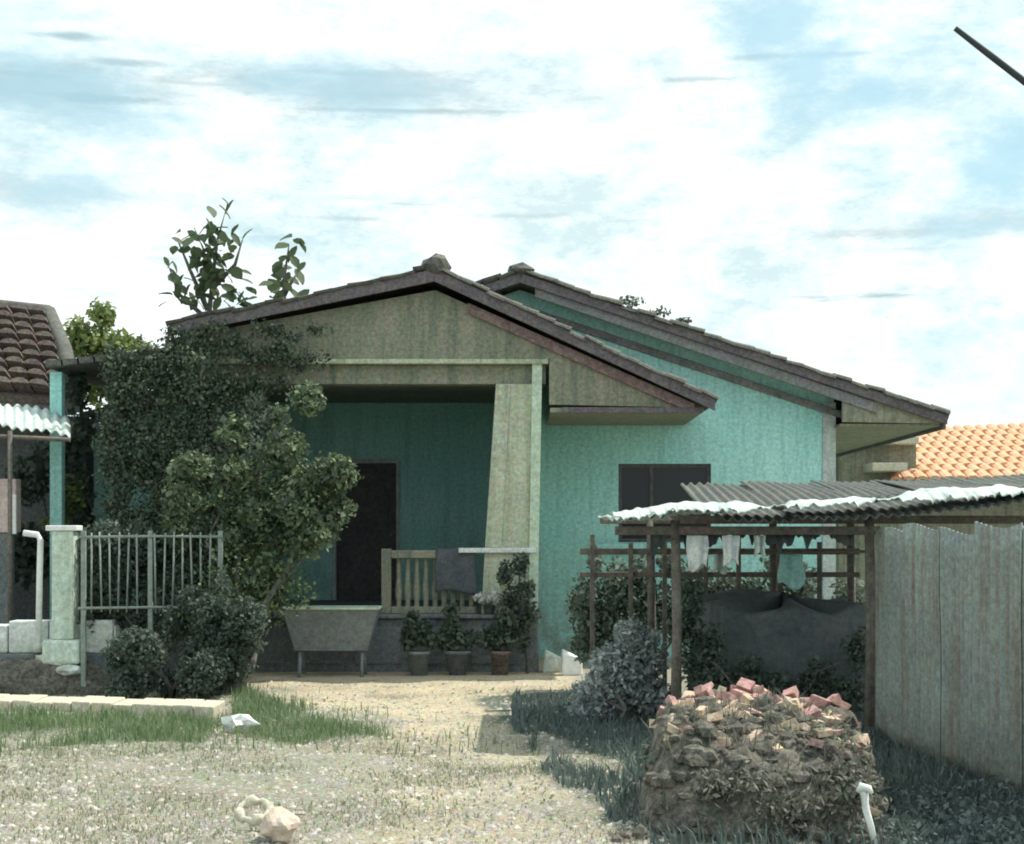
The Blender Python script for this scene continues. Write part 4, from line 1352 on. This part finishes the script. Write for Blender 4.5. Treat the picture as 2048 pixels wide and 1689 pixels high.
def strip2(u, v):
    px = 1226 + 226 * u
    zb = 1.775 + 0.075 * u
    n2 = mnoise.noise(Vector((u * 11, v * 2, 8)))
    z = zb + 0.065 + 0.03 * n2 + 0.03 * max(0, math.sin(u * 5.2 - 1.4))
    if v > 0.55: z -= (v - 0.55) * (0.14 + 0.16 * n2 + 0.08 * mnoise.noise(Vector((u * 30, 0, 7))))
    return (X(px, 12.85), 13.2 - 0.5 * v, z)


sheet('plastic_sheet', strip2, 80, 12, PLASTIC, th=0.008, label='smaller white plastic sheet over the roof edge left of the shed, below the window', cat='plastic sheet')

def torn(u, v):
    px = 1300 + 440 * u
    n1 = mnoise.noise(Vector((u * 14, 1.3, 0)))
    n2 = mnoise.noise(Vector((u * 40, 2.0, 3)))
    h = 0.13 + 0.16 * n1 + 0.12 * n2
    return (X(px, 13.2), 13.2 + 0.05 * math.sin(u * 40) * v + 0.03 * n2, 1.725 - max(0.03, h) * v)


sheet('torn_sheet', torn, 170, 6, TARP, th=0.006, label='torn dark sheet hanging in tatters behind the front rail of the shed', cat='sheet')

# covered pile in the shed
def pile(u, v):
    a_ = 2 * math.pi * u
    x0, x1 = X(1392, 14.4), X(1735, 14.4)
    cx, hw = (x0 + x1) / 2, (x1 - x0) / 2
    t = min(1, v * 1.8)
    r = 1.0 if v < 0.55 else 1 - (v - 0.55) / 0.45
    sx = math.copysign(abs(math.cos(a_)) ** 0.45, math.cos(a_))
    sy = math.copysign(abs(math.sin(a_)) ** 0.45, math.sin(a_))
    k = r * (1.04 - 0.06 * t + 0.02 * math.sin(a_ * 11))
    h = 1.02 if v >= 0.55 else 1.02 * v / 0.55
    k += 0.05 * mnoise.noise(Vector((a_ * 3.2, v * 1.2, 3))) + 0.03 * mnoise.noise(Vector((a_ * 9, v * 2, 6)))
    h += 0.16 * mnoise.noise(Vector((sx * 2, sy * 2, v * 2))) * min(1, v * 2) + (0.06 * (1 - r) if v > .55 else 0)
    return (cx + hw * sx * k, 14.4 + 0.75 * sy * k, h)


sheet('covered_pile', pile, 140, 34, TARP, th=0.01, label='large pile under a dark tarpaulin inside the open shed', cat='pile')

sw = thing('shed_weeds', (X(1480, 13.5), 13.45, 0), 'dark weeds growing in the open shed along the foot of the covered pile', 'weeds')
leaf_cloud('leaves', [((*P(a_, b_, 13.45),), (.16, .12, .2)) for a_, b_ in ((1370, 1260), (1390, 1330), (1440, 1370), (1500, 1350), (1380, 1200), (1560, 1380), (1640, 1360), (1700, 1390), (1720, 1300), (1420, 1290), (1610, 1390))], 5200, 0.05, HEDGEL, sw, 61, 0.1)
limb_tree(sw, (X(1480, 13.45), 13.45, 0), [P(1390, 1240, 13.45), P(1500, 1340, 13.45), P(1640, 1350, 13.45), P(1715, 1310, 13.45)], 0.02, 'stems')

# rags hung under the roof
for i, (px, py, w, h, lab, mt) in enumerate(((1395, 1120, 0.17, 0.14, 'pale rag hanging from the front rail of the shed, nearest its left post', WHITEW),
                                             (1462, 1112, 0.13, 0.12, 'pale rag hanging in the middle of the shed front under the white sheets', WHITEW),
                                             (1520, 1098, 0.08, 0.1, 'smallest pale rag on the front rail of the shed, second from the right', PLASTIC),
                                             (1440, 1150, 0.1, 0.16, 'narrow pale rag hanging inside the shed on the cross pole, left end', PLASTIC),
                                             (1582, 1180, 0.22, 0.28, 'turquoise cloth hanging lowest inside the shed above the covered pile', TEAL))):
    Y = 13.03 if i < 3 else 13.8
    x, zt = X(px, Y), (1.655 if i < 3 else 1.5)
    hh = h + (zt - Z(py, Y) - h / 2 if i < 3 else 0)
    def rag(u, v, x=x, w=w, zt=zt, hh=hh, Y=Y, i=i):
        return (x + (u - .5) * w * (1 + .1 * math.sin(v * 5 + i)), Y + 0.025 * math.sin(u * 9 + i), zt - hh * v * (1 + .12 * math.sin(u * 6 + i)))
    sheet('rag', rag, 12, 10, mt, th=0.006, label=lab, cat='rag', group='rags hung in the shed')
MB().tube([(X(1340, 13.8), 13.8, 1.505), (X(1738, 13.8), 13.8, 1.52)], 0.012, 5).build('cross_pole', WOOD, shed)

# ------------------------------------------------------------------ heap in the right foreground
hc = Vector((X(1525, 10.0), 10.0, 0))
heap = thing('brush_heap', hc, 'brown heap of soil, dead brush and broken red bricks in the right foreground', 'heap')


def heap_h(x, y):
    u, v = (x - hc.x + 0.19 * (hc.y - y)) / 0.65, (y - hc.y) / (0.6 if y > hc.y else 1.5)
    u += 0.08 * mnoise.noise(Vector((x * 4, y * 4, 5)))
    r = (abs(u) ** 6 + abs(v) ** 6) ** (1 / 6)
    if r > 1.25: return -0.05
    return 0.60 * max(0, 1 - r ** 11 / 1.35) * (1 - 0.10 * u) * (1 if v > -.3 else 1 + .28 * (v + .3)) + 0.10 * mnoise.noise(Vector((x * 3, y * 3, 2))) + 0.06 * mnoise.noise(Vector((x * 9, y * 9, 2))) - 0.02


def hp(u, v):
    x, y = hc.x + (u - .5) * 2.2, hc.y + (v - .72) * 2.7
    return (x, y, heap_h(x, y))


m = MB()
nu = 80
vs = [hp(i / nu, j / nu) for j in range(nu + 1) for i in range(nu + 1)]
m.add(vs, [(j * (nu + 1) + i, j * (nu + 1) + i + 1, (j + 1) * (nu + 1) + i + 1, (j + 1) * (nu + 1) + i) for j in range(nu) for i in range(nu)], True)
m.build('soil_mound', SOIL, heap)
cl = MB()
cgx = random.Random(17)
for k in range(520):
    y = hc.y - cgx.uniform(.35, 1.6)
    x = hc.x - .19 * (hc.y - y) + cgx.uniform(-.72, .72)
    h = heap_h(x, y)
    if h < 0: continue
    q = 0.018 + 0.05 * cgx.random() ** 2.5
    cl.rock((x, y, h + q * .2), (q * cgx.uniform(.8, 1.4), q, q * .8), k, 1, 0.4)
cl.build('clods', SOIL, heap, kind='stuff')
rg = random.Random(9)
fb = {}
for k in range(150):
    u = (k % 50) / 49
    x = hc.x - 0.58 + 1.16 * u + rg.uniform(-.04, .04)
    y = hc.y + (rg.uniform(-.45, .25) if k < 100 else rg.uniform(-1.2, -.4))
    if k >= 84: x -= 0.12
    red = rg.random() < (0.75 if y > hc.y - .25 else 0.35)
    key = red
    if key not in fb:
        b = MB()
        g2 = random.Random(3 if red else 4)
        vs = [(sx * 0.5 * g2.uniform(.75, 1.05), sy * 0.5 * g2.uniform(.8, 1.05), sz * 0.5 * g2.uniform(.8, 1.05)) for sz in (-1, 1) for sy in (-1, 1) for sx in (-1, 1)]
        b.add(vs, [(0, 2, 3, 1), (4, 5, 7, 6), (0, 1, 5, 4), (2, 6, 7, 3), (0, 4, 6, 2), (1, 3, 7, 5)])
        o = b.build('brick', BRICK if red else SANDBRICK, heap, 0.04)
        fb[key] = o
        o.location = Vector((x, y, heap_h(x, y) + 0.03)) - hc
    else:
        o = dup(fb[key], heap, (x, y, heap_h(x, y) + rg.uniform(-.025, .015) + (0.05 if 10 < k % 60 < 24 else 0)))
    o.scale = (rg.uniform(.06, .17), rg.uniform(.05, .10), rg.uniform(.035, .065))
    o.rotation_euler = (rg.uniform(-.5, .5), rg.uniform(-.5, .5), rg.uniform(0, 3.1))
leaf_cloud('dead_brush', [((hc.x - .18 + rg.uniform(-.6, .55), hc.y - rg.uniform(.45, 1.5), rg.uniform(.05, .38)), (.2, .2, .11)) for k in range(44)], 16000, 0.045, BROWNL, heap, 31, 0.1, stretch=2.6)
pts = []
for k in range(500):
    x, y = hc.x - .18 + rg.uniform(-.6, .6), hc.y - rg.uniform(.3, 1.6)
    pts.append((x, y))
blades('dead_stalks', pts, 0.13, 0.004, BROWNL, heap, 33, 0.9, zf=lambda x, y: max(0, heap_h(x, y)))
leaf_cloud('green_sprigs', [((hc.x - .15 + rg.uniform(-.55, .55), hc.y - rg.uniform(.3, 1.3), rg.uniform(.2, .5)), (.2, .15, .1)) for k in range(14)], 4000, 0.045, WEEDL, heap, 32, 0.1)

st = thing('white_stake', (X(1735, 8.3), 8.3, 0), 'thin crooked white stake standing in the weeds right of the brown heap', 'stake')
MB().tube([P(1750, 1690, 8.3), P(1742, 1655, 8.3), P(1732, 1620, 8.3), P(1729, 1590, 8.3), P(1722, 1578, 8.3)], [0.016, 0.018, 0.02, 0.022, 0.02], 7).build('stick', WHITE, st)
MB().tube([P(1718, 1584, 8.3), P(1722, 1574, 8.29), P(1738, 1578, 8.28), P(1744, 1588, 8.27)], [0.018, 0.024, 0.02, 0.01], 7).build('crook', WHITE, st)
MB().tube([P(1750, 1690, 8.3), (X(1752, 8.3), 8.3, -0.05)], 0.016, 6).build('foot', WHITE, st)

# ------------------------------------------------------------------ loose things in the yard
w = G(478, 1462)
MB().rock((w.x, w.y, 0.06), (0.13, 0.1, 0.075), 6, 2, 0.5).build('white_stone', WHITE, label='small white stone at the edge of the grass below the olive tree', cat='stone')
r = G(508, 1652)
m = MB()
mj = []
for k in range(29):
    t = 2 * math.pi * k / 28
    mj.append((r.x + 0.085 * math.cos(t), r.y + 0.085 * math.sin(t) * 0.9, 0.085 + 0.045 * math.sin(t)))
m.tube([Vector(q) * 1 + Vector((0, 0, 0.008 * math.sin(k * 1.7))) for k, q in enumerate(mj)], [0.024 + 0.008 * math.sin(k * .9) for k in range(28)] + [0.024], 8, cap=False)
m.build('pale_ring', STONE, label='pale round ring lying in the yard near the bottom edge', cat='ring')
p = G(560, 1672)
MB().rock((p.x, p.y - .05, 0.06), (0.10, 0.12, 0.085), 11, 3, 0.25).build('pinkish_stone', PINKSTONE, label='pinkish stone beside the pale ring at the bottom edge', cat='stone')

# ------------------------------------------------------------------ ground cover
def scatter(n, test, x0, x1, y0, y1, seed):
    g_ = random.Random(seed)
    out = []
    while len(out) < n:
        y = y0 + (y1 - y0) * g_.random()
        x = x0 + (x1 - x0) * g_.random()
        if g_.random() < test(x, y): out.append((x, y))
    return out


def grassy(x, y):
    g_ = green_mask(x, y) * (0.55 + 0.9 * mnoise.noise(Vector((x * 2.2, y * 2.2, 5))))
    return max(g_, 0.035 * (1 - sand_mask(x, y)))


pts = scatter(9000, grassy, -6.5, 0.2, 12.0, 18.4, 1)
blades('green_grass', pts, 0.10, 0.005, GRASSL, None, 41, 0.7, zf=ground_h)['label'] = 'green grass along the kerb and under the olive tree'


def dry(x, y):
    return max(0, mnoise.noise(Vector((x * 1.1, y * 1.1, 7))) * 1.6 + 0.35) * (1 - max(sand_mask(x, y), 1.3 * drive_mask(x, y), weedy_shade_mask(x, y)))


pts = scatter(13000, dry, -4.2, 1.6, 7.2, 14.5, 2)
blades('dry_grass', pts, 0.03, 0.004, DRYL, None, 42, 1.3, zf=ground_h)['label'] = 'sparse dry grass scattered over the gravel yard'


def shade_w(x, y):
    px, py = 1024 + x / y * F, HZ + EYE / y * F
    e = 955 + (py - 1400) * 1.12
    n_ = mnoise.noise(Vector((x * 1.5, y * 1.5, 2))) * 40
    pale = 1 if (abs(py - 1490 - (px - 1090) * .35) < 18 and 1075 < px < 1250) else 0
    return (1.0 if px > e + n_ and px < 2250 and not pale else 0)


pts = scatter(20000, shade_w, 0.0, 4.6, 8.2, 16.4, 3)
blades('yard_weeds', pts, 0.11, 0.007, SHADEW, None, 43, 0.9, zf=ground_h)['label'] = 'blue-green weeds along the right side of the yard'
leaf_cloud('undergrowth', [((X(px, Y), Y, z), (.28, .28, .1)) for px, Y, z in [(rg.uniform(1760, 2150), rg.uniform(8.3, 10.4), rg.uniform(-.05, .06)) for k in range(44)]], 8000, 0.04, SHADEW, None, 44, 0.1)['label'] = 'leafy undergrowth before the corrugated wall at the bottom right'

lg = np.random.default_rng(14)
lb = [((lg.uniform(-4.5, 1.5), lg.uniform(8, 17), 0.0), (lg.uniform(.4, 1.4), lg.uniform(.4, 1.4), .004)) for k in range(60)]
leaf_cloud('fallen_leaves', lb, 2200, 0.03, DRYL, None, 45, 0.0)['label'] = 'fallen dry leaves strewn over the yard'

# pebbles: many small stones as one mass
m = MB()
pg = random.Random(12)
ico = [(0, 0, 1), (1, 0, 0), (0, 1, 0), (-1, 0, 0), (0, -1, 0), (0, 0, -0.5)]
icf = [(0, 1, 2), (0, 2, 3), (0, 3, 4), (0, 4, 1), (5, 2, 1), (5, 3, 2), (5, 4, 3), (5, 1, 4)]
for k in range(16000):
    y = 8.0 + 10.5 * pg.random() ** 1.6
    x = pg.uniform(-0.34 * y, 0.1 * y)
    if green_mask(x, y) > 0.4: continue
    s = 0.007 + 0.022 * pg.random() ** 4
    a = pg.uniform(0, 3)
    z = ground_h(x, y)
    m.add([(x + (q[0] * math.cos(a) - q[1] * math.sin(a)) * s * pg.uniform(.7, 1.4), y + (q[0] * math.sin(a) + q[1] * math.cos(a)) * s, z + q[2] * s * .7) for q in ico], icf)
m.build('pebbles', PEBBLE, kind='stuff', label='pebbles and grit strewn over the yard')

# ------------------------------------------------------------------ pole arm at the top right
up = thing('slanted_pole', (6.4, 15, 0), 'thin dark pole arm slanting up into the sky at the top right corner', 'pole')
t0, t1 = P(1910, 57, 15), P(2048, 163, 15)
dd = (t1 - t0)
e = t0 + dd * ((6.4 - t0.x) / dd.x)
MB().tube([t0, t0 + dd * 0.5, e], [0.026, 0.034, 0.04], 8).build('arm', BLACK, up)
MB().tube([(6.4, 15, -0.2), (6.4, 15, e.z + 0.3)], [0.11, 0.085], 10).build('mast', WOOD, up)
